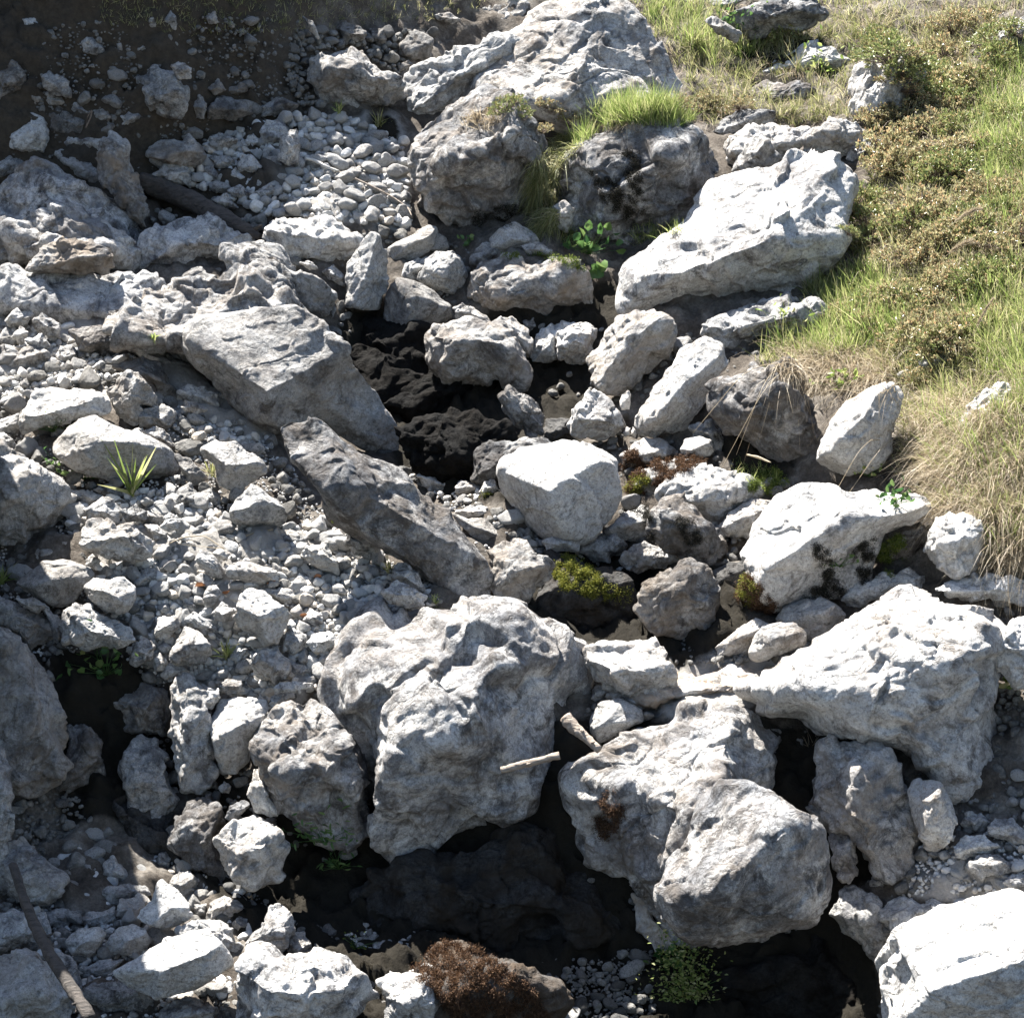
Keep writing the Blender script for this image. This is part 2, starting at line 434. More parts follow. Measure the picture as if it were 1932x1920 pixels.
ROCKS = []
COVER = np.zeros((2100, 2300), bool)      # which bits of ground already carry a traced rock
PX_, PY_ = np.meshgrid(np.arange(2300) - 150.0, np.arange(2100) - 100.0)
def build_rock(pts, name, label, cat, group=None, z=0.0, tone=0.5, warm=0.25, patch=0.5, facets=None, rough=1.0,
               dep=0.95, p=20, seed=0, wet=False, sub=None, nrand=13, depth=None):
    poly = pts.copy()
    c, area = centroid(poly)
    w_px = poly[:, 0].max() - poly[:, 0].min(); h_px = poly[:, 1].max() - poly[:, 1].min()
    rpx = math.sqrt(area / math.pi)
    by = c[1] + (poly[:, 1].max() - c[1]) * 0.92
    dg = float(ground_depth(c[0], min(by, 1960)))
    m_px = dg * TAN / HALF_X
    R = rpx * m_px
    D = dg + 0.30 * R + z
    rim = float(ground_depth(poly[:, 0], np.minimum(poly[:, 1], 1960)).min())
    D = min(D, rim + 0.42 * R + z) if depth is None else depth
    m_px = D * TAN / HALF_X
    R = rpx * m_px
    ray = direction(c[0], c[1])
    centre = ray * D
    k = ray / np.linalg.norm(ray)
    w = -k
    u = np.cross(UPV, w); u /= np.linalg.norm(u)
    v = np.cross(w, u)
    if sub is None:
        sub = 7 if rpx > 118 else 6 if rpx > 40 else 5 if rpx > 14 else 4
    d, faces = ico(sub)
    rs = np.random.RandomState(seed + 991)
    if not facets:
        facets = [(95 + rs.uniform(-35, 35), rs.uniform(26, 46), rs.uniform(.52, .68)),
                  (rs.uniform(225, 330), rs.uniform(35, 62), rs.uniform(.60, .78)),
                  (rs.uniform(-30, 210), rs.uniform(25, 60), rs.uniform(.66, .85))]
    base = rock_points(d, seed, facets, p, nrand)
    # stretch to the outline's own axes
    q = (poly - c) * m_px; q[:, 1] *= -1
    th_r = outline_radius(q, np.zeros(2), TH)
    ring = np.stack([np.cos(TH), np.sin(TH)], 1) * th_r[:, None]
    ring = ring - 0
    cov = (ring * (th_r[:, None] ** 2)).T @ ring / (th_r ** 2).sum()
    ev, ec = np.linalg.eigh(cov)
    st = np.sqrt(ev * 2)
    st = np.clip(st, st.max() * 0.25, None)
    S = ec @ np.diag(st) @ ec.T
    uv = base[:, :2] @ S.T
    rho = np.hypot(uv[:, 0], uv[:, 1]); th = np.arctan2(uv[:, 1], uv[:, 0])
    bi = np.clip(((th + math.pi) / (2 * math.pi) * NB).astype(int), 0, NB - 1)
    ext = np.zeros(NB); np.maximum.at(ext, bi, rho)
    for _ in range(6):
        z0 = ext <= 0
        if not z0.any(): break
        ext = np.where(z0, np.maximum(np.roll(ext, 1), np.roll(ext, -1)), ext)
    ker = np.array([1, 2, 3, 2, 1]) / 9.0
    for _ in range(3): ext = sum(k_ * np.roll(ext, i - 2) for i, k_ in enumerate(ker))
    tr = sum(k_ * np.roll(th_r, i - 2) for i, k_ in enumerate(ker))
    sc = tr / np.maximum(ext, 1e-6)
    scv = np.interp(th, TH, sc, period=2 * math.pi); exv = np.interp(th, TH, ext, period=2 * math.pi)
    t = np.clip(rho / exv, 0, 1) ** 1.3
    f = 1 + (scv - 1) * t
    dz = min(R * 1.15, st.min() * 1.35) * dep
    P = np.stack([uv[:, 0] * f, uv[:, 1] * f, base[:, 2] * dz], 1).astype(np.float32)
    # relief: big broken steps, knobs and pits, cracks
    tri = P[faces]
    fn = np.cross(tri[:, 1] - tri[:, 0], tri[:, 2] - tri[:, 0])
    out = np.zeros_like(P)
    for c_ in range(3):
        for a_ in range(3):
            out[:, a_] += np.bincount(faces[:, c_], fn[:, a_], len(P))
    out = out / np.maximum(np.linalg.norm(out, axis=1), 1e-9)[:, None]
    rad_ = P / np.maximum(np.linalg.norm(P, axis=1), 1e-9)[:, None]
    out = out * .75 + rad_ * .25; out = out / np.linalg.norm(out, axis=1)[:, None]
    qn = (P + rs.uniform(-50, 50, 3)).astype(np.float32)
    L = R
    n1 = fbm(qn, 1.1 / L, 2)
    rel = rough * 0.10 * L * n1
    rel = rel - rough * 0.04 * L * np.abs(fbm(qn + 9, 1.7 / L, 3, 0.5))
    # slabby breaks, seen in the photograph as stepped planes
    wq = (P + 0.16 * L * np.stack([fbm(qn + 40 * k_, 2.2 / L, 2) for k_ in (1, 2, 3)], 1)).astype(np.float32)
    for cells, tilt, step in ((11, .17, .026), (46, .18, .013), (110, .18, .007)):
        if cells > 50 and sub < 6: break
        if sub < 5 and cells > 20: break
        cp = P[rs.randint(len(P), size=cells)].astype(np.float32)
        gr = (rs.normal(size=(cells, 3)) * tilt * .55).astype(np.float32); of = (rs.normal(size=cells) * step * L).astype(np.float32)
        kk = 42.0 / (L * L * 12.0 / cells)
        d2 = ((wq ** 2).sum(1)[:, None] + (cp ** 2).sum(1)[None] - 2 * wq @ cp.T)
        wt = np.exp(-kk * (d2 - d2.min(1)[:, None]))
        val = (P @ gr.T).astype(np.float32) - (cp * gr).sum(1)[None] + of[None]
        rel = rel + min(rough, 1.2) * (wt * val).sum(1) / wt.sum(1)
    if sub >= 4:
        a = 0.0075 * min(1.0, L / 0.28) * rough
        rel = rel - a * 1.5 * np.abs(fbm(qn + 3, 7.0, 2, 0.6))
        rel = rel + a * 1.1 * fbm(qn + 5, 14.0, 2, 0.65)
    if sub >= 5:
        cr = np.abs(perlin((qn + 71 + 0.12 * fbm(qn, 5, 1)[:, None]) * (1.25 / L)))
        msk = np.clip((perlin((qn + 12) * (0.9 / L)) + 0.05) * 5, 0, 1)
        rel = rel - rough * 0.05 * L * np.clip(1 - cr / 0.035, 0, 1) * msk
        cr2 = np.abs(perlin((qn + 171) * 3.1 + 0.3 * perlin(qn * 9)[:, None]))
        rel = rel - rough * 0.007 * np.clip(1 - cr2 / 0.06, 0, 1)
    P = P + out * rel[:, None]
    Wd = P[:, :1] * u + P[:, 1:2] * v + P[:, 2:] * w
    me = mesh_from(name, Wd, faces, True, [M_WET if wet else M_ROCK])
    o = link(name, me, centre, label=label, category=cat, group=group)
    o.color = ((tone + .3) / 1.4, min(1, max(0, warm + rs.uniform(-.15, .22))), patch, 1)
    ROCKS.append((o, poly, D, R))
    lo_ = np.clip((poly.min(0) + (150, 100)).astype(int), 0, (2299, 2099)); hi_ = np.clip((poly.max(0) + (151, 101)).astype(int), 0, (2300, 2100))
    sl_ = (slice(lo_[1], hi_[1]), slice(lo_[0], hi_[0]))
    COVER[sl_] |= in_poly(poly, PX_[sl_], PY_[sl_])
    return o

def parse_rocks(text, default_group=None):
    for i, line in enumerate(l for l in text.strip().splitlines() if l.strip() and not l.startswith('#')):
        tile, pts, label, opts = [x.strip() for x in line.split('|')]
        poly = sheet(tile, [tuple(float(a) for a in q.split(',')) for q in pts.split()])
        kw = {}; fs = None
        for o in opts.split():
            k, val = o.split('=')
            if k == 'f': fs = [tuple(float(a) for a in q.split(':')) for q in val.split('/')]
            elif k == 'g': kw['group'] = val.replace('_', ' ')
            elif k == 'wet': kw['wet'] = True
            else: kw[{'t': 'tone', 'w': 'warm', 'b': 'patch', 'r': 'rough'}.get(k, k)] = float(val) if k not in ('seed', 'sub', 'nrand') else int(val)
        _, area = centroid(poly)
        r = math.sqrt(area / math.pi)
        name = 'boulder' if r > 42 else 'rock' if r > 19 else 'stone'
        seed = kw.pop('seed', None)
        if seed is None: seed = (sum(ord(ch) for ch in pts) * 7 + len(pts)) % 9973
        build_rock(poly, name, label, name, facets=fs, seed=seed, **kw)
# a rock face just outside the left edge; it throws the shade that lies over the lower left of the photograph
def rock_face():
    poly = np.array([(-720,480),(-400,180),(-140,230),(-40,420),(-48,700),(-60,1050),(-100,1400),(-300,1750),(-800,1500)], float)
    o = build_rock(poly, 'rock_face', 'tall rock face beyond the left edge', None, seed=77, tone=.4, warm=.4, patch=.6, rough=1.0, sub=6, depth=10.8, dep=1.3,
                   facets=[(0, 30, .8), (100, 20, .8)])
    o['kind'] = 'structure'
rock_face()
# ------------------------------------------------------------------ the boulders: tile | outline | label | options
parse_rocks('''
A|45,790 60,730 100,655 170,622 245,632 275,665 300,740 298,800 262,865 190,860 100,835 50,815|pale rounded boulder at the far left edge just below the shaded bank|t=.75 b=.2 f=130:30:.78/-25:15:.7/-70:50:.85 r=.6
A|270,640 320,575 400,600 470,640 520,700 480,740 340,750 290,720|dark rock in shadow right behind the pale rounded boulder at the left edge|t=.1
A|340,712 420,722 500,735 560,745 640,770 600,820 540,850 440,850 380,830 350,760|flat pale rock lying left of the brown leaning slab|t=.7
A|520,830 545,770 600,738 680,765 720,800 740,880 765,960 785,1060 810,1160 822,1240 800,1262 720,1220 650,1120 570,1040 540,1000 530,900|brown slab standing on end beside the dark log|t=.35 w=.9 z=-.15 f=20:55:.6/180:40:.7/100:20:.85
A|0,1000 60,960 110,920 200,885 280,895 340,920 430,980 520,1030 600,1100 680,1170 740,1250 795,1300 740,1390 640,1450 400,1450 200,1500 0,1540 -60,1500 -60,1050|big pitted boulder with a pointed crest at the left edge|t=.72 b=.7 w=.3 r=1.1 z=.1 f=115:36:.55/50:50:.66/0:20:.85
A|60,1420 50,1290 200,1210 330,1190 500,1180 620,1230 700,1260 740,1330 748,1480 700,1505 500,1500 200,1490 80,1450|flat-topped pale boulder in front of the pitted crest boulder|t=.78 b=.45 z=-.15 f=95:36:.58/-80:50:.75/0:25:.85
A|130,1500 230,1380 330,1300 420,1290 500,1320 570,1370 632,1380 636,1450 610,1500 420,1505 280,1500|small brown humped rock against the flat-topped pale boulder|t=.38 w=.7 z=-.5
A|-50,1590 0,1560 100,1530 230,1530 310,1570 345,1610 320,1680 230,1720 100,1730 -50,1740|dark grey rounded rock on the left edge of the long pale slab|t=.22 b=.7
A|-60,1560 150,1488 380,1480 560,1500 740,1500 930,1530 1080,1580 1180,1680 1200,1800 1120,1920 900,1940 760,1900 640,1830 440,1790 200,1760 -60,1700|long pale bedrock slab on the left sloping down to the huge ridged boulder|t=.82 b=.55 z=.3 f=97:42:.46/270:50:.8 dep=.8 sub=7 r=.9
A|745,1400 760,1300 820,1250 950,1215 1060,1185 1200,1175 1250,1215 1330,1260 1400,1310 1480,1400 1400,1460 1250,1460 1100,1480 930,1540 780,1530 745,1470|broad pale knobbly boulder between the log and the long bedrock slab|t=.72 b=.4 z=.15 r=1.2
A|1210,1370 1330,1320 1440,1320 1530,1370 1600,1450 1700,1480 1800,1530 1860,1620 1882,1700 1850,1780 1790,1802 1700,1760 1500,1700 1300,1600|smooth dark grey boulder leaning on the back of the huge shaded boulder|t=.35 w=.35 b=.5 f=-20:45:.68/95:15:.8 z=.05
Z|362,605 430,590 500,568 560,568 600,590 650,650 700,720 745,790 766,815 752,866 690,850 610,815 520,815 470,795 430,745 370,690 350,650|huge boulder with a diagonal ridge whose dark right flank falls to the creek|t=.27 w=.35 b=.35 r=.5 z=-.1 f=-32:36:.40/112:46:.46/100:5:.85 nrand=5 p=30 sub=7
Z|385,600 398,548 440,500 480,463 520,478 548,520 568,568 600,612 520,650 440,650|dark pitted crag rising behind the huge ridged boulder|t=.36 w=.3 b=.8 r=.8 z=.1
Z|180,575 300,530 460,520 560,570 540,680 480,770 400,745 350,690 280,650 190,630|pitted grey bedrock between the long pale slab and the huge ridged boulder|t=.6 b=.6 z=.1 f=105:44:.5/0:40:.8 r=1.2 sub=7
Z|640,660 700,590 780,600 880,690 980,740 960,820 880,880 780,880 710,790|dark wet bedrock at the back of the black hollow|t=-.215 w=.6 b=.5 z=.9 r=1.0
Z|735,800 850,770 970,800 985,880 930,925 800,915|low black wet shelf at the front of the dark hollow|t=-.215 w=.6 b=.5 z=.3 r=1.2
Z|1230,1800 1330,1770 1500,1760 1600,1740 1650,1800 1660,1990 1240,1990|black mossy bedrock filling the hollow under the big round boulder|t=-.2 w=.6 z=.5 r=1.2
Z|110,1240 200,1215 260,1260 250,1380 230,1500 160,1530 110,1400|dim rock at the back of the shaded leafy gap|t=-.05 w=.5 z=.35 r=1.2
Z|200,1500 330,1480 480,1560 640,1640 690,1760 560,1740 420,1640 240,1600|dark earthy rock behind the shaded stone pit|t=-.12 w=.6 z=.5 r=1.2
A|940,1560 1090,1450 1190,1515 1185,1580 1120,1650 1020,1640|dark angular block perched on the left shoulder of the huge ridged boulder|t=.3 b=.6 z=-.25
A|810,1740 880,1640 940,1570 1040,1620 1130,1690 1172,1760 1130,1850 1000,1900 920,1840|pale wedge rock leaning on the foot of the huge ridged boulder|t=.7 b=.5 z=-.12
A|380,1810 500,1770 640,1790 740,1860 760,1940 560,1960 430,1930|dark humped rock beside the pale stones on the left slab|t=.22 b=.8 z=-.05
A|-30,830 50,840 140,890 120,940 60,960 0,990 -40,960|shaded grey rock at the left edge above the pitted crest boulder|t=.3
A|330,870 400,862 520,900 545,1000 500,1015 420,970|pinkish grey rock wedged behind the pitted crest boulder|t=.45 w=.6
A|290,850 340,812 410,850 400,880 320,900|small grey rock between the rounded boulder and the flat pale rock|t=.5
Z|487,440 510,415 560,408 620,413 665,430 684,455 680,485 640,503 580,500 530,480 495,465|broad white boulder right of the log's lower end|t=.85 b=.2 r=1.1 f=90:25:.55/-80:45:.8
B|50,1680 60,1560 55,1450 110,1370 170,1290 215,1262 260,1300 285,1380 293,1480 285,1560 252,1722 150,1700|tall pointed grey rock standing upright at the head of the dark hollow|t=.5 w=.25 b=.2 r=.6 z=-.15 f=-10:50:.6/150:45:.6/175:10:.8
B|270,1640 300,1560 350,1532 440,1545 540,1590 640,1665 646,1735 560,1790 500,1850 430,1945 370,1930 290,1860 262,1740|smooth dark rounded boulder hanging over the dark hollow|t=.13 b=.5 r=.4 z=-.12 f=60:15:.75/-60:40:.7/210:40:.75
B|280,1350 400,1300 520,1225 560,1250 567,1340 500,1390 400,1435 330,1475 288,1455|flat grey slab leaning behind the tall pointed rock|t=.42 b=.2 r=.5 f=-90:50:.55/100:30:.7
B|350,1540 380,1450 450,1410 545,1400 500,1470 480,1550 420,1550|pale rock with a rusty mark left of the round grey rock|t=.7 w=.3
B|455,1530 490,1430 570,1370 650,1368 700,1420 722,1500 700,1590 650,1622 540,1590 480,1565|round grey rock in the middle of the upper creek bed|t=.48 b=.25 r=.6 z=-.05 f=-20:45:.68/120:30:.75/210:45:.72
B|700,1620 720,1500 780,1440 880,1400 1000,1340 1040,1400 1180,1400 1300,1440 1400,1480 1430,1600 1400,1720 1250,1765 1000,1755 820,1720 740,1670|long boulder with white top and brown wet underside near the broad-leaved plant|t=.62 w=.6 b=.65 f=115:28:.6/-70:45:.66/200:30:.85
B|840,1310 900,1250 980,1222 1060,1250 1125,1320 1100,1370 1000,1370 900,1390 850,1350|grey domed rock behind the white-topped boulder|t=.62 b=.2 r=.5
B|735,1450 760,1380 830,1335 920,1340 930,1400 800,1460|small pitted grey rock at the left shoulder of the white-topped boulder|t=.5 b=.6
B|1015,1345 1100,1330 1190,1360 1190,1395 1060,1400|thin lumpy rock lying on top of the white-topped boulder|t=.5 b=.6 z=-.1
Z|574,150 585,112 630,95 665,83 690,100 722,130 755,140 768,160 742,205 700,213 660,202 610,202 588,180|grey angular boulder alone at the foot of the shaded bank|t=.45 w=.35 b=.45 z=-.05 f=95:15:.62/-80:55:.6/170:30:.85
Z|745,215 755,160 790,120 850,90 930,70 1000,75 960,120 900,170 830,215 790,245 762,238|leaning boulder lit on its left side, between the lone angular boulder and the top massif|t=.6 b=.35 z=.1 f=140:40:.55/-45:50:.75
Z|818,72 870,35 920,10 980,-5 1022,15 1000,50 960,75 900,90 840,100|grey ridged boulder behind the top massif|t=.35 b=.5 z=.4
Z|850,215 880,150 940,80 1015,25 1060,-5 1110,-18 1175,12 1215,52 1265,102 1308,148 1300,200 1220,225 1150,235 1080,265 1010,270 930,250|great rugged rock massif crowning the top of the scene|t=.74 b=.6 r=.8 z=.1 f=110:42:.56/45:42:.6/170:25:.8 nrand=12
Z|758,295 765,258 800,220 860,185 900,160 960,180 1010,250 1025,330 1005,400 950,432 900,440 840,425 790,395 765,340|big cracked boulder with rusty brown lower face and grass on its shoulder|t=.6 w=.5 b=.8 r=1.1 z=-.1 f=115:30:.56/-85:58:.62/180:35:.8/-30:45:.75 nrand=12
Z|1050,345 1058,290 1090,250 1140,228 1200,212 1270,215 1315,235 1350,270 1378,320 1372,352 1320,385 1285,425 1200,455 1120,460 1065,450 1048,400|black-speckled boulder wearing a cap of grass|t=.75 w=.15 b=.9 r=1 z=-.05 f=105:28:.62/-80:60:.66/190:30:.8/0:30:.8
B|1190,1130 1250,1090 1310,1140 1310,1220 1270,1280 1215,1240|small pale rock tucked under the left foot of the grass-capped boulder|t=.7 b=.4 z=-.15
Z|1162,545 1180,495 1240,455 1290,420 1300,390 1350,340 1430,305 1500,298 1580,308 1625,340 1615,400 1600,450 1570,490 1545,530 1500,560 1400,575 1300,600 1230,602 1170,590|huge pale pitted slab below the dwarf shrubs|t=.88 b=.45 r=.65 z=.15 f=100:34:.5/-95:25:.8/45:40:.7 nrand=7
C|265,800 300,740 400,700 560,690 700,680 760,700 720,780 690,850 590,900 520,920 400,960 310,920 275,860|white rock at the upper left corner of the huge pale slab|t=.85 w=.2
C|310,940 340,860 400,780 470,730 520,760 590,880 520,920 400,965 332,998|warm grey wedge in front of the white rock above the huge pale slab|t=.6 w=.2 z=-.1 f=-40:50:.6/150:40:.65
C|695,770 760,690 900,655 1000,680 1062,720 1065,780 960,850 900,885 790,895 735,850|rounded grey boulder above the middle of the huge pale slab|t=.55 b=.3 z=-.05 f=100:12:.75/-90:55:.66
C|590,860 650,810 720,830 800,890 700,900 610,900|small low grey rock left of the rounded grey boulder|t=.65 z=-.05
C|940,870 980,800 1050,760 1135,770 1120,850 1000,905|small shaded rock under the right end of the rounded grey boulder|t=.35
C|948,480 1010,390 1090,340 1180,320 1300,330 1370,380 1350,500 1250,640 1170,720 1085,752 1050,690 965,600|tall pale boulder half hidden by the dwarf shrub|t=.62 b=.3 f=150:40:.65/-20:45:.7 z=.12
C|415,440 500,360 620,300 750,255 860,265 990,345 920,380 700,380 560,420 450,440|low white rock ringed by turf at the upper right|t=.8 b=.2 z=.12
C|385,560 430,470 500,430 600,460 700,450 780,490 795,570 740,595 600,620 450,615 400,600|mottled rock in the turf above the white rock pair|t=.5 b=.9 w=.3 z=.12
C|195,720 250,660 370,600 480,600 560,615 540,690 300,750|dark bluish rock at the edge of the turf above the white rock pair|t=.38 b=.7
C|245,90 330,50 480,0 560,-20 760,-15 865,90 700,160 480,185 380,212 320,185|dark overhanging block at the top right, above a black hollow|t=.42 b=.7 z=-.25 f=90:10:.7/-80:40:.6
C|160,112 230,82 300,140 378,185 335,237 240,185|narrow slab leaning on the overhanging block|t=.42 b=.4 z=-.35
C|165,50 200,-5 330,-20 400,-10 330,40 230,80|dim boulder at the top edge behind the overhanging block|t=.35 z=.1
C|1600,310 1700,230 1800,150 1920,90 1980,110 1980,270 1850,310 1700,335|grey rock outcrop at the right edge among the shrubs|t=.6 b=.4 z=.12
C|120,1850 150,1780 200,1720 330,1690 480,1640 620,1610 780,1630 860,1700 800,1800 600,1850 400,1900 250,1930|grey ledge below the huge pale slab|t=.6 b=.6 z=.0 f=95:30:.5/-80:45:.75
E|1075,80 1110,0 1160,-40 1210,0 1220,140 1150,165 1075,145|small white rock directly above the black slot with reddish walls|t=.85 b=.1
B|1085,1880 1130,1800 1200,1775 1350,1780 1372,1830 1300,1860 1200,1910 1130,1930|white flattish rock in the bright row above the black slot|t=.95 b=.1 w=.1
E|1205,60 1230,-10 1280,-50 1340,-80 1400,-70 1450,-50 1440,10 1392,185 1300,165 1215,142|white wedge-shaped rock left of the tilted grey block|t=.9 b=.25
Z|1110,680 1130,640 1165,600 1200,585 1250,590 1277,612 1272,650 1240,690 1200,730 1170,752 1130,742 1115,715|tilted grey block with a white left edge at the centre of the creek|t=.5 w=.45 b=.35 r=.8 z=-.15 f=150:25:.62/-35:52:.55/105:30:.75 p=18
Z|1195,790 1205,760 1250,710 1290,650 1330,630 1365,650 1370,690 1345,740 1320,780 1290,812 1240,830 1205,818|long pale boulder leaning to the right of the tilted grey block|t=.72 b=.25 r=.7 z=-.12 f=140:35:.62/-40:45:.66
E|1288,480 1320,380 1390,290 1450,310 1520,360 1560,430 1587,505 1500,562 1350,577 1293,553|small pale boulder with a shaded brown base under the tilted grey block|t=.8 w=.3 b=.3 z=-.2 f=80:45:.6/-90:40:.7
E|1558,365 1572,330 1600,302 1622,322 1612,400 1570,412|tiny white stone standing between the tilted block and the leaning pale boulder|t=.9 z=-.35
E|1580,535 1597,497 1620,510 1617,550 1590,555|left one of two tiny white pebbles under the leaning pale boulder|t=.9 z=-.2
E|1622,545 1632,502 1650,518 1647,562|right one of two tiny white pebbles under the leaning pale boulder|t=.85 z=-.2
E|880,720 900,670 1000,622 1150,598 1240,565 1330,580 1430,622 1530,680 1560,760 1582,880 1560,970 1480,1040 1410,1095 1350,1138 1160,1112 1060,1050 990,970 900,860 883,770|smooth whitish boulder balanced alone at the centre of the picture|t=.72 b=.1 w=.08 r=.4 z=-.2 f=108:38:.62/-20:52:.66/205:35:.75/75:8:.86 p=16 nrand=5
E|498,130 508,0 540,-50 640,-95 760,-115 900,-60 1000,0 1050,80 1082,250 1070,302 980,292 920,212 850,282 700,272 600,282 535,240|shaded boulder with a cracked pale top rim overhanging the dark hollow|t=.4 w=.35 b=.6 r=.9 z=-.2 f=95:20:.66/-85:58:.6/190:35:.85
B|650,1690 700,1655 760,1690 840,1750 825,1800 720,1745 660,1765|small white rock between the hanging dark boulder and the cracked-rim boulder|t=.8 z=-.15
B|830,1775 900,1740 980,1735 1040,1800 1090,1880 1062,1965 1000,1930 960,1860 880,1820|pale wedge rock on the right shoulder of the cracked-rim boulder|t=.7 b=.2 z=-.1
B|1030,1760 1090,1745 1100,1790 1070,1820 1035,1800|small grey stone in the shade above the white rock row|t=.4
E|890,330 950,268 1040,320 1110,370 1162,440 1132,545 1060,565 980,490 930,400|dark rock with one bright flank below the cracked-rim boulder|t=.35 b=.6 z=-.2 f=30:30:.65/-60:40:.8
E|475,560 520,492 600,475 670,500 690,545 650,605 560,625 490,600|dim round rock deep in the dark hollow|t=.2 w=.5
E|740,800 770,640 850,570 950,578 1030,555 1120,560 1200,590 1130,680 1000,760 890,800 800,840|speckled dark boulder behind the smooth whitish boulder|t=.2 b=1 z=.05
E|1125,580 1160,465 1210,455 1290,450 1320,590 1180,590|dark wet rock at the mouth of the black slot|t=-.1 w=.5 wet=1
E|420,765 480,740 550,732 620,780 652,830 640,885 570,875 500,835|white knobbly rock just above the slanting boulder's ridge|t=.9 b=.35 z=.15
E|650,830 690,795 760,810 795,835 740,875 660,872|small brown and white rock next to the mossy gravel patch|t=.7 w=.5
E|785,860 820,802 870,788 900,850 870,892 810,890|small cream rock touching the smooth whitish boulder's left side|t=.8 w=.3
E|540,735 600,705 650,740 640,780 580,752|small grey rock in shade above the white knobbly rock|t=.3
E|640,970 720,940 850,940 882,980 860,1012 780,1000 700,1010|pale flat rock below the mossy gravel patch|t=.8
E|600,930 700,1000 820,1010 890,1050 962,1110 962,1145 850,1165 780,1140 680,1040|dark bluish slab between the slanting boulder and the gravel|t=.22 b=.2 r=.5 z=.1
E|1136,1125 1200,1090 1300,1085 1340,1120 1337,1185 1240,1190 1160,1185|pale cube-like rock propping up the smooth whitish boulder|t=.7 b=.2 z=-.15
E|1340,1185 1370,1110 1450,1080 1530,1070 1590,1110 1620,1150 1580,1205 1500,1242 1400,1242|blue-grey rock right of the pale propping rock|t=.5 b=.4 z=-.1
E|1560,1235 1600,1150 1700,1120 1800,1150 1920,1190 1945,1225 1800,1280 1650,1315 1580,1292|low blue-grey rock above the round dark boulder by the pool|t=.45 b=.3 z=-.05
E|830,1180 920,1145 1000,1130 1080,1170 1170,1210 1197,1262 1130,1370 1060,1470 900,1460 820,1400 860,1270|brown shaded rock at the tip of the slanting boulder|t=.25 w=.7 b=.6 z=-.05 f=110:25:.7/-70:50:.68
E|1150,1200 1240,1183 1320,1200 1400,1250 1500,1290 1650,1330 1690,1480 1650,1640 1400,1680 1200,1660 1080,1580 1060,1470 1130,1370 1190,1270|dark wet boulder capped with yellow moss beside the pool|t=-.15 w=.6 b=.5 z=.3 wet=1 f=115:25:.72/-60:60:.75
Z|1198,1150 1210,1100 1250,1070 1300,1062 1335,1080 1347,1130 1342,1195 1290,1205 1230,1195|round dark speckled boulder standing in the pool's right corner|t=.28 w=.45 b=.9 z=-.05 f=95:15:.75/-70:55:.75
E|1440,1080 1500,1050 1580,970 1680,920 1722,940 1745,1110 1765,1135 1600,1135|dark-topped grey slab touching the smooth whitish boulder's right foot|t=.45 w=.3 b=.5 f=100:30:.6/-80:50:.65 z=-.05
Z|1224,960 1250,937 1275,935 1312,955 1345,1000 1357,1050 1345,1075 1310,1062 1245,1045 1222,1000|grey boulder with a black mossy streak right of the dark-topped slab|t=.5 w=.3 b=.95 z=-.1 f=80:25:.7/-70:55:.66
Z|1240,940 1270,897 1310,876 1370,885 1415,905 1435,932 1400,960 1385,1002 1360,1012 1320,965 1280,942|pale square-shouldered rock behind the black-streaked boulder|t=.68 b=.35 z=.0 f=100:35:.6/-80:45:.75
Z|1180,920 1200,892 1240,867 1300,860 1335,872 1290,905 1235,945 1190,948|low rock covered with orange-brown moss right of the whitish boulder|t=.4 w=.6
E|1555,660 1620,600 1700,560 1800,568 1880,620 1885,665 1780,690 1700,720 1600,740|rock with a pale top and mossy dark front above the orange moss|t=.65 w=.4 b=.4 f=95:30:.55/-90:40:.7
F|32,625 60,570 140,553 210,573 232,620 200,662 100,672 48,672|smooth oval white rock left of the veined boulder|t=.88 b=.05 r=.4 z=-.1
F|80,500 120,480 180,470 250,530 282,600 235,650 200,570 100,560|grey rock in shade behind the smooth oval white rock|t=.3 w=.3
F|195,350 240,270 330,190 420,150 560,150 660,180 720,250 740,400 800,600 800,740 700,790 620,735 480,645 350,560 250,470 200,400|big grey boulder with black veins below the hanging grass|t=.45 b=1 r=1.1 z=.1 f=120:30:.7/-70:55:.65/180:40:.8
F|768,630 820,530 850,450 950,360 1080,280 1180,245 1250,330 1235,450 1200,540 1205,640 1130,722 960,782 860,752 785,690|smooth pale boulder half sunk in the grassy bank|t=.75 b=.12 r=.5 z=-.15 f=130:30:.7/-60:55:.66/-10:30:.8
F|1560,500 1600,380 1680,300 1800,240 1880,300 1820,500 1700,600 1580,590|white rock showing through the straw at the right edge|t=.8 b=.2 z=.12
F|1225,215 1350,140 1500,55 1585,85 1565,165 1400,205 1300,235|flat pale rock high in the grassy bank at the right|t=.75 b=.3 z=.12
F|268,1055 290,960 380,910 520,897 570,925 500,1020 400,1095 330,1122 272,1102|pale flat rock with brown underside left of the great lit boulder|t=.72 w=.5 b=.3 f=90:35:.55/-90:40:.75 z=-.05
F|335,1200 430,1040 500,960 580,870 700,790 850,775 980,825 1130,825 1280,870 1410,915 1340,1000 1210,1020 1140,1100 1090,1250 1050,1375 940,1435 800,1440 700,1440 560,1562 440,1532 350,1440 400,1300|great lit boulder with black stains running down its shaded right side|t=.78 b=.35 r=.5 z=-.1 f=118:38:.6/-50:48:.6/60:15:.85 nrand=8
F|1105,1170 1140,1080 1220,1030 1350,1020 1405,1080 1355,1150 1300,1220 1185,1245 1120,1215|crumbly mossy rock right of the great lit boulder|t=.4 w=.5 b=.7
F|1368,1190 1390,1080 1450,1020 1580,965 1700,1000 1722,1150 1655,1265 1530,1335 1440,1270|white boulder under the fringe of straw|t=.85 b=.2 z=-.05
F|915,1445 1000,1370 1150,1300 1280,1275 1392,1330 1385,1410 1250,1430 1100,1475 960,1510|flat white rock right below the great lit boulder|t=.85 b=.2
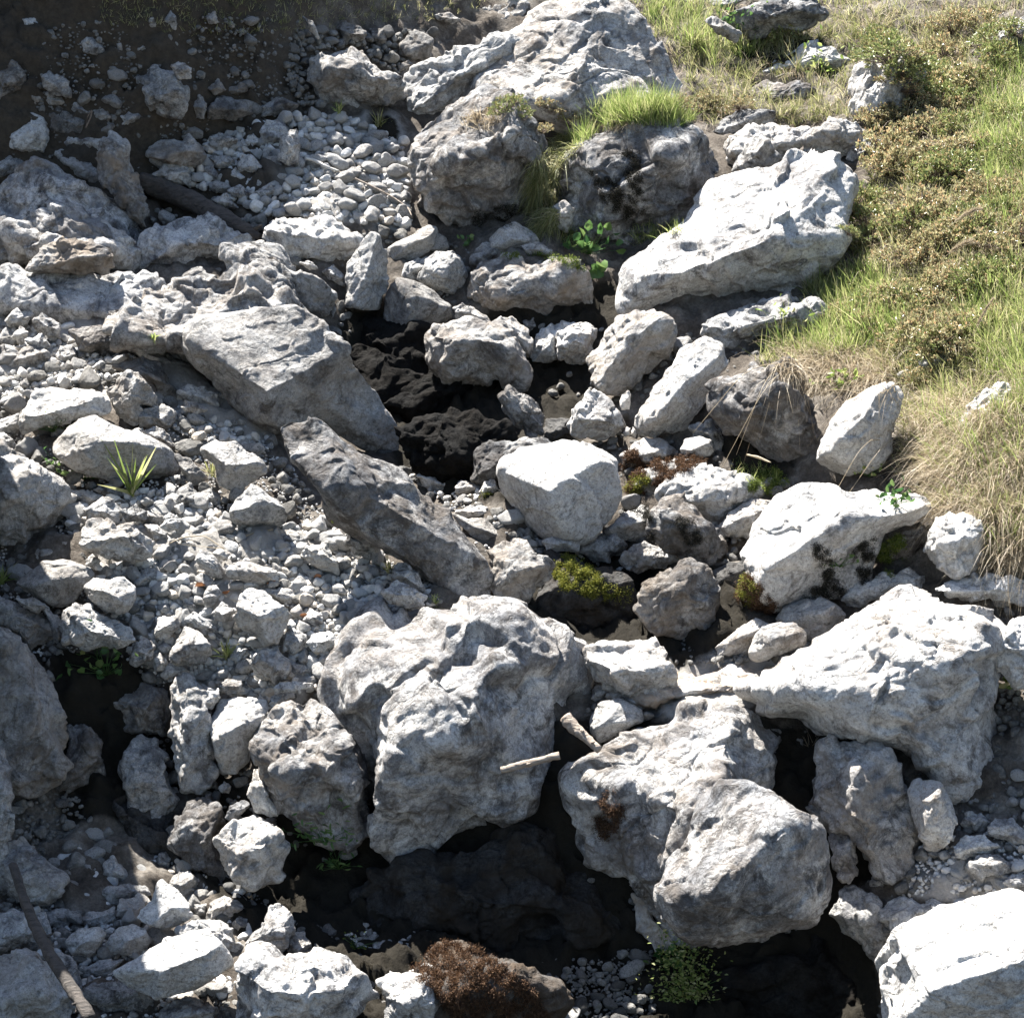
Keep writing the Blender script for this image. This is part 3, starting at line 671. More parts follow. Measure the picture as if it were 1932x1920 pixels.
F|1390,1400 1500,1355 1700,1315 1920,1335 1980,1400 1960,1490 1700,1440 1500,1435|low white slab running to the right edge below the straw|t=.85 b=.15 w=.15
F|555,1570 600,1490 700,1440 800,1430 890,1470 955,1535 850,1625 760,1695 700,1650|grey domed rock at the foot of the great lit boulder|t=.55 b=.2 w=.15 r=.5 z=.0
F|400,1745 430,1660 480,1590 600,1563 680,1580 722,1640 722,1695 600,1745 480,1795 418,1785|smooth grey rock with a wet brown base at the water's edge|t=.58 w=.35 r=.4 z=-.15
F|200,1715 330,1622 440,1550 500,1556 530,1600 440,1660 400,1745 250,1775|pale flat slab sliding into the wet streambed|t=.72 w=.3 z=.0
F|205,1300 300,1240 380,1238 417,1272 350,1385 230,1425 200,1385|black wet rock between the round dark boulder and the great lit boulder|t=-.1 b=.3 wet=1
F|200,1130 255,1080 292,1140 300,1200 225,1245|reddish brown shaded rock left of the great lit boulder|t=.2 w=1
Z|1325,1290 1400,1285 1450,1278 1500,1238 1560,1198 1620,1150 1700,1112 1780,1108 1850,1140 1895,1185 1885,1260 1880,1350 1878,1440 1860,1505 1800,1510 1720,1425 1640,1392 1540,1400 1500,1362 1400,1345|enormous glaring white boulder spreading across the lower right|t=.95 b=.5 r=.8 z=.1 f=108:48:.8/-80:66:.86/0:20:.9 nrand=8 p=10
Z|1880,1240 1900,1180 1940,1155 1970,1200 1970,1300 1905,1300|white rock at the very right edge beside the enormous white boulder|t=.95 b=.1 z=-.2
Z|1120,1300 1180,1270 1260,1255 1340,1250 1440,1245 1500,1262 1460,1310 1400,1345 1300,1350 1200,1350|flat wet tan slab where the stream spreads|t=.75 w=.8 b=.1 z=.3 dep=1.3 wet=1 f=95:20:.4/270:30:.8
E|1378,1725 1450,1690 1600,1680 1750,1648 1800,1700 1850,1800 1892,1880 1882,1960 1800,2012 1650,1995 1500,1940 1400,1900|white and brown fractured rock right of the big ledge boulder|t=.8 w=.55 b=.3 z=.0 f=100:35:.5/-70:45:.7
H|1395,260 1430,200 1560,162 1680,230 1682,290 1560,372 1450,412 1400,355|rounded blue-grey rock behind the upright stick|t=.38 b=.25 r=.4 z=-.05
H|1398,115 1480,85 1542,140 1500,172 1450,202 1400,172|small white rock above the rounded blue-grey rock|t=.85
H|1545,165 1640,148 1682,180 1680,230 1600,200|thin white rock edge to the right of the rounded blue-grey rock|t=.8
Z|600,1290 625,1230 650,1190 720,1160 800,1145 870,1128 940,1138 1000,1170 1060,1190 1100,1215 1117,1260 1112,1330 1085,1380 1055,1430 1030,1480 1020,1532 950,1562 880,1602 800,1652 740,1697 692,1682 665,1605 680,1540 690,1480 670,1420 640,1360|massive knobbly ledge boulder in the lower middle with a pale overhanging lip|t=.78 b=.7 w=.2 r=1.05 seed=4321 z=-.05 f=112:40:.64/-75:55:.68/20:45:.75/180:30:.85 nrand=12
Z|468,1400 500,1370 540,1330 590,1308 640,1355 682,1420 700,1490 695,1555 672,1605 600,1595 540,1545 500,1500 478,1445|black-fronted boulder with a bright white top left of the ledge boulder|t=.62 b=.85 r=1.0 z=-.25 f=112:42:.6/-80:52:.6
H|1240,600 1300,520 1400,455 1500,400 1600,330 1750,260 1920,190 2100,170 2300,210 2440,280 2520,340 2560,450 2500,600 2350,850 2150,1200 1980,1500 1880,1510 1740,1370 1620,1190 1500,1090 1380,1060 1310,960 1290,800|broad furrowed boulder behind the big round boulder|t=.82 b=.75 r=.85 z=-.15 f=110:40:.6/30:30:.75/200:45:.65/-90:40:.8 nrand=12
I|90,760 140,680 280,638 400,618 480,640 600,720 760,800 845,870 862,1000 882,1150 850,1255 720,1390 540,1472 300,1502 100,1524 0,1490 -80,1400 -120,1250 -60,1100 40,1000 70,880|big round boulder hanging over the dark hollow in the foreground|t=.66 w=.25 b=.85 r=.6 p=9 z=-.9 f=125:42:.66/-25:50:.72/-95:35:.78/80:10:.9 nrand=4
I|720,760 760,600 800,420 950,388 1100,393 1180,450 1270,640 1300,800 1352,930 1342,1080 1282,1152 1180,1172 1040,1110 1000,960 940,910 850,890|upright streaky slab leaning right of the big round boulder|t=.6 w=.45 b=.6 z=.0 f=160:30:.55/-15:52:.5/95:25:.8
I|855,930 940,918 1000,960 1007,1130 960,1182 900,1172 870,1060|striped chunk wedged between the big round boulder and the upright slab|t=.6 w=.4 b=.6 z=-.15
I|720,770 780,700 850,800 900,900 860,930 800,880|blue-black rock in the gap left of the upright slab|t=.15 z=-.05
I|1278,680 1310,620 1390,600 1470,630 1522,740 1552,860 1532,940 1480,1000 1400,1002 1345,930 1315,850|pinkish white barrel-shaped rock right of the upright slab|t=.8 w=.4 b=.15 r=.5 z=-.1 f=120:30:.65/-40:55:.7/-90:25:.72
I|850,1360 900,1230 980,1178 1100,1240 1140,1290 1110,1350 1192,1450 1192,1560 1130,1622 1010,1500 930,1450|shaded blue-grey rock under the upright slab|t=.4 b=.4 z=-.05
I|1095,1380 1150,1270 1400,1248 1600,1235 1700,1230 1600,1400 1400,1500 1200,1560 1192,1450|white flat-topped rock behind the glaring foreground boulder|t=.9 b=.15 z=.1
I|1108,1650 1190,1560 1200,1490 1320,1400 1450,1330 1700,1230 1920,1212 2050,1230 2050,2050 1500,2050 1160,2000 1130,1800|glaring white boulder filling the bottom right corner|t=.85 b=.2 r=.6 z=-.1 f=110:40:.6/-80:50:.8/180:30:.85 nrand=6
I|1568,862 1600,800 1680,788 1742,840 1700,892 1640,912 1600,892|brownish stone left of the chalky stones at the right edge|t=.55 w=.4
I|1718,905 1760,820 1850,830 1920,880 1940,972 1850,955 1760,935|chalky angular stone at the right edge|t=.8
I|1530,985 1600,918 1700,918 1795,980 1700,1032 1600,1055 1548,1045|white block right of the pinkish barrel-shaped rock|t=.9 b=.1 z=-.05
I|1598,1105 1660,1030 1760,1008 1850,1060 1862,1105 1770,1152 1650,1155|grey stone casting shade below the white block|t=.45 b=.4 z=-.05
I|1798,1185 1860,1120 1940,1138 1940,1202 1830,1212|bright round stone at the right edge above the glaring boulder|t=.9
I|1072,1185 1090,1130 1140,1122 1162,1180 1140,1242 1100,1235|small grey cube-like stone at the foot of the upright slab|t=.5
H|1395,1120 1500,1110 1600,1200 1645,1350 1745,1525 1700,1555 1500,1475 1440,1350|long shaded slab hanging below the furrowed boulder|t=.4 b=.6 z=.2
H|1180,760 1280,900 1330,1010 1400,1100 1395,1250 1330,1200 1230,1000|dim narrow rock between the ledge boulder and the furrowed boulder|t=.25 b=.5 z=.3
H|1618,1240 1700,1250 1750,1380 1852,1480 1842,1535 1780,1572 1720,1500 1660,1440 1645,1330|rust-stained white sliver under the big round boulder|t=.85 w=.8 z=-.05
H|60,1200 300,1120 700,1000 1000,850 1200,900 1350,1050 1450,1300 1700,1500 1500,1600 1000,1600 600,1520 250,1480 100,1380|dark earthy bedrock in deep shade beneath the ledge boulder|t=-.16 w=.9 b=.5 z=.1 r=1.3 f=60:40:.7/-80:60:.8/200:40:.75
H|400,1660 480,1560 570,1495 650,1510 750,1560 850,1550 1000,1600 1150,1690 1300,1750 1280,1850 1200,2000 500,2000 520,1850 560,1750|dark boulder furred with red-brown moss at the bottom|t=-.05 w=.9 b=.7 z=-.05 wet=1 f=110:25:.7/-70:50:.7
H|210,1712 300,1680 420,1640 520,1640 600,1690 600,1750 560,1850 520,1990 280,1990 270,1820|white-topped block at the bottom edge left of the mossy brown boulder|t=.85 b=.5 z=-.1 f=105:40:.6/-90:40:.7
Z|444,1810 470,1795 500,1793 530,1808 600,1800 660,1808 700,1830 706,1870 680,1912 640,1950 470,1950 447,1880|pale lumpy block with a black-pitted front at the bottom edge|t=.85 b=.7 r=1 z=-.15 f=95:42:.6/-85:45:.65/0:20:.85
H|200,1565 210,1510 300,1500 332,1530 290,1572 230,1592|white stone beside the little white flowers at the bottom|t=.85
H|328,1565 350,1500 440,1530 452,1590 410,1632 350,1602|pale stone leaning on the brown moss boulder|t=.7
H|388,1492 430,1450 472,1490 470,1530 420,1522|left one of two dim stones lying under the ledge|t=.4
H|468,1482 500,1440 552,1440 550,1472 490,1522|right one of two dim stones lying under the ledge|t=.45
G|-40,-260 40,-200 120,-130 200,-20 280,80 330,180 362,260 367,450 342,620 282,690 150,742 60,695 -40,640|large brown-grey boulder in shadow bulging from the left edge|t=.28 w=.5 b=.5 r=.8 z=-.15 f=40:30:.8/-60:55:.72/-10:45:.8
G|-50,420 0,400 50,500 66,600 60,750 92,850 60,950 20,1080 -50,1100|smooth grey rock on the left edge under the shadowed boulder|t=.5 z=-.15
G|30,955 130,922 190,980 260,1050 340,1130 372,1180 320,1262 260,1312 150,1302 60,1230 0,1200 0,1080|shadowed angular boulder behind the leaning pole|t=.35 w=.3 z=-.05
G|-50,1590 0,1560 100,1540 200,1560 280,1650 350,1780 425,1900 430,2000 -50,2000|large shadowed boulder in the bottom left corner|t=.36 w=.3 b=.3 z=-.05
G|-40,1345 80,1328 180,1350 222,1450 200,1565 100,1550 -40,1570|shadowed blue-grey boulder at the left edge above the corner boulder|t=.38
G|200,1348 250,1338 282,1440 302,1500 250,1532 200,1450|pale blue stone just right of the leaning pole|t=.5
G|275,1585 340,1550 420,1610 442,1700 465,1810 400,1810 330,1700|blue-grey rock under the lower end of the leaning pole|t=.42
G|610,150 700,90 800,78 900,110 942,250 932,400 850,372 760,352 650,330|shaded brown rock at the top of the stacked wall in the lower left|t=.3 w=.6 b=.7
G|648,560 700,400 780,350 850,380 900,500 920,640 1002,720 940,832 860,882 770,872 700,782 668,650|rounded boulder with a dark band at the bottom of the stacked wall|t=.32 w=.35 b=.5 z=-.05
G|900,92 960,43 1060,40 1150,90 1182,130 1135,220 1152,300 1192,500 1200,600 1120,692 1000,692 960,560 930,380 950,260|tall column-like rock with a bright top in the stacked wall|t=.55 w=.35 b=.5 z=-.12 f=110:40:.7/-80:70:.7/180:40:.7
G|365,300 450,290 560,400 572,600 500,642 400,662 320,662 360,450|dark pitted rock between the shadowed left boulder and the stacked wall|t=.2 b=.9
G|1155,340 1170,200 1200,165 1350,158 1470,170 1482,240 1380,400 1372,520 1300,592 1210,582 1180,470|pale blue block in the stacked wall right of the column-like rock|t=.68 b=.15 r=.5 z=-.12
G|1108,180 1130,108 1200,110 1212,160 1162,232 1120,222|white oval stone beside the bright top of the column-like rock|t=.9 z=-.25
G|1200,92 1250,58 1330,68 1342,130 1260,152 1210,132|pale grey stone above the pale blue block|t=.65 z=-.15
G|1470,202 1490,150 1550,140 1562,200 1500,242|grey round stone right of the pale blue block|t=.5 z=-.15
G|1498,112 1510,80 1700,78 1732,110 1600,142 1520,140|flat white flagstone lying above the black-fronted boulder|t=.8 z=-.15
G|1368,480 1400,380 1440,290 1500,250 1552,300 1502,380 1462,440 1452,530 1400,532|white curved rock between the pale blue block and the black-fronted boulder|t=.85 z=-.15
G|1358,702 1390,550 1450,560 1482,700 1532,812 1480,822 1400,782|white upright splinter left of the black-fronted boulder|t=.9 b=.1 z=-.3
G|925,960 960,830 1040,730 1150,718 1220,760 1242,860 1182,930 1202,1050 1300,1182 1150,1192 1060,1110 1000,1060|black and white speckled boulder in the deep shade of the stacked wall|t=.4 b=1 z=.05
G|1175,930 1260,868 1340,800 1400,788 1480,850 1552,900 1602,1000 1562,1150 1400,1202 1280,1182 1220,1060|boulder catching one bright patch of sun in the deep shade|t=.75 w=.3 b=.4 z=-.25 f=115:42:.62/-70:45:.7
G|1228,822 1260,758 1330,723 1372,750 1330,802 1260,852|small half-lit rock above the sun-patched boulder|t=.6 z=-.2
G|1208,682 1200,650 1230,628 1265,650 1262,692|tiny pale stone in the dark gap under the pale blue block|t=.6 z=-.1
G|545,1142 570,1070 620,1043 680,1090 732,1140 700,1192 600,1182|shaded pointed stone at the back of the stone pit|t=.5 b=.1
G|556,1240 600,1190 700,1178 800,1210 832,1252 740,1290 620,1332 562,1295|low brown-grey stone behind the pyramid-shaped stone|t=.35 w=.3
G|636,1345 660,1268 760,1243 842,1280 792,1332 740,1392 640,1392|light slab stone touching the left side of the pyramid-shaped stone|t=.6 b=.1
G|738,1365 830,1280 850,1190 890,1152 940,1200 1000,1250 1052,1310 1067,1372 1000,1402 920,1432 830,1412|pyramid-shaped pale stone at the middle of the stone pit|t=.78 b=.05 r=.5 z=-.2 f=60:35:.6/150:50:.6/-60:50:.75
G|928,1180 980,1110 1050,1118 1092,1170 1082,1240 1050,1292 1000,1252 950,1202|dark grey stone behind the pyramid-shaped stone's right side|t=.35 b=.1
G|858,1092 870,1020 910,1008 942,1060 930,1112 890,1114|small dark upright stone at the back of the stone pit|t=.3
G|768,1152 830,1103 880,1120 882,1182 820,1202 770,1192|brownish round stone at the back of the stone pit|t=.3 w=.5
G|418,1392 480,1340 560,1338 630,1310 642,1392 560,1422 470,1422|dim flat stone above the oval pale stone of the pit|t=.4
G|358,1502 430,1430 550,1423 582,1470 540,1562 480,1592 400,1572|oval pale stone nearest the leaning pole in the pit|t=.62 b=.1 r=.5 z=-.08
G|572,1512 650,1430 730,1400 790,1430 832,1500 810,1542 700,1582 600,1572|rounded pale stone right of the oval pale stone in the pit|t=.62 b=.1 r=.5 z=-.08
G|1142,1382 1160,1290 1230,1253 1300,1280 1352,1322 1280,1372 1200,1392|faceted pale stone at the right side of the pit|t=.6 b=.2 z=-.05
G|1058,1292 1140,1300 1152,1370 1080,1382|dark flat stone between the pyramid-shaped and the faceted stone|t=.3
G|1268,1402 1310,1358 1362,1380 1362,1452 1300,1464|small brown stone right below the faceted stone|t=.35 w=.4
G|1338,1372 1400,1343 1442,1370 1400,1422 1360,1412|small blue-grey stone right of the faceted stone|t=.5
G|938,1432 1050,1390 1200,1383 1280,1430 1292,1500 1362,1540 1372,1602 1280,1642 1200,1520 1100,1460 1000,1482|long blue-grey rock behind the big tilted slab of the pit|t=.5 b=.2
G|605,1662 700,1610 850,1530 1000,1450 1140,1428 1202,1500 1262,1580 1285,1640 1180,1712 1050,1762 930,1802 860,1827 780,1782 680,1712|big tilted slab with a sunlit top corner in the stone pit|t=.6 w=.15 b=.15 r=.5 z=-.25 f=110:42:.5/-60:50:.6/210:40:.7
G|458,1752 560,1718 700,1728 850,1830 862,1902 600,1905 480,1852|dark slab in shade below the big tilted slab|t=.2 w=.2
G|868,1882 950,1818 1100,1810 1192,1870 1182,1980 880,1980|dim brown-topped rock at the bottom edge left of the lumpy block|t=.4 w=.4 b=.4
G|440,1640 560,1598 700,1600 640,1650 560,1702 460,1702|shadowed flat stone tucked under the left end of the big tilted slab|t=.35
G|250,1345 300,1318 380,1320 402,1380 372,1432 262,1422|dim brown stone between the leaning pole and the pit|t=.25 w=.3
G|1340,1510 1430,1390 1480,1308 1530,1298 1592,1350 1622,1440 1580,1542 1540,1592 1400,1582|humped rock with a sunlit top right of the stone pit|t=.62 w=.25 b=.5 z=-.1
G|1548,1562 1600,1450 1670,1448 1712,1520 1732,1602 1620,1612|smaller half-lit rock right of the sunlit hump|t=.5 w=.3 b=.4
''')
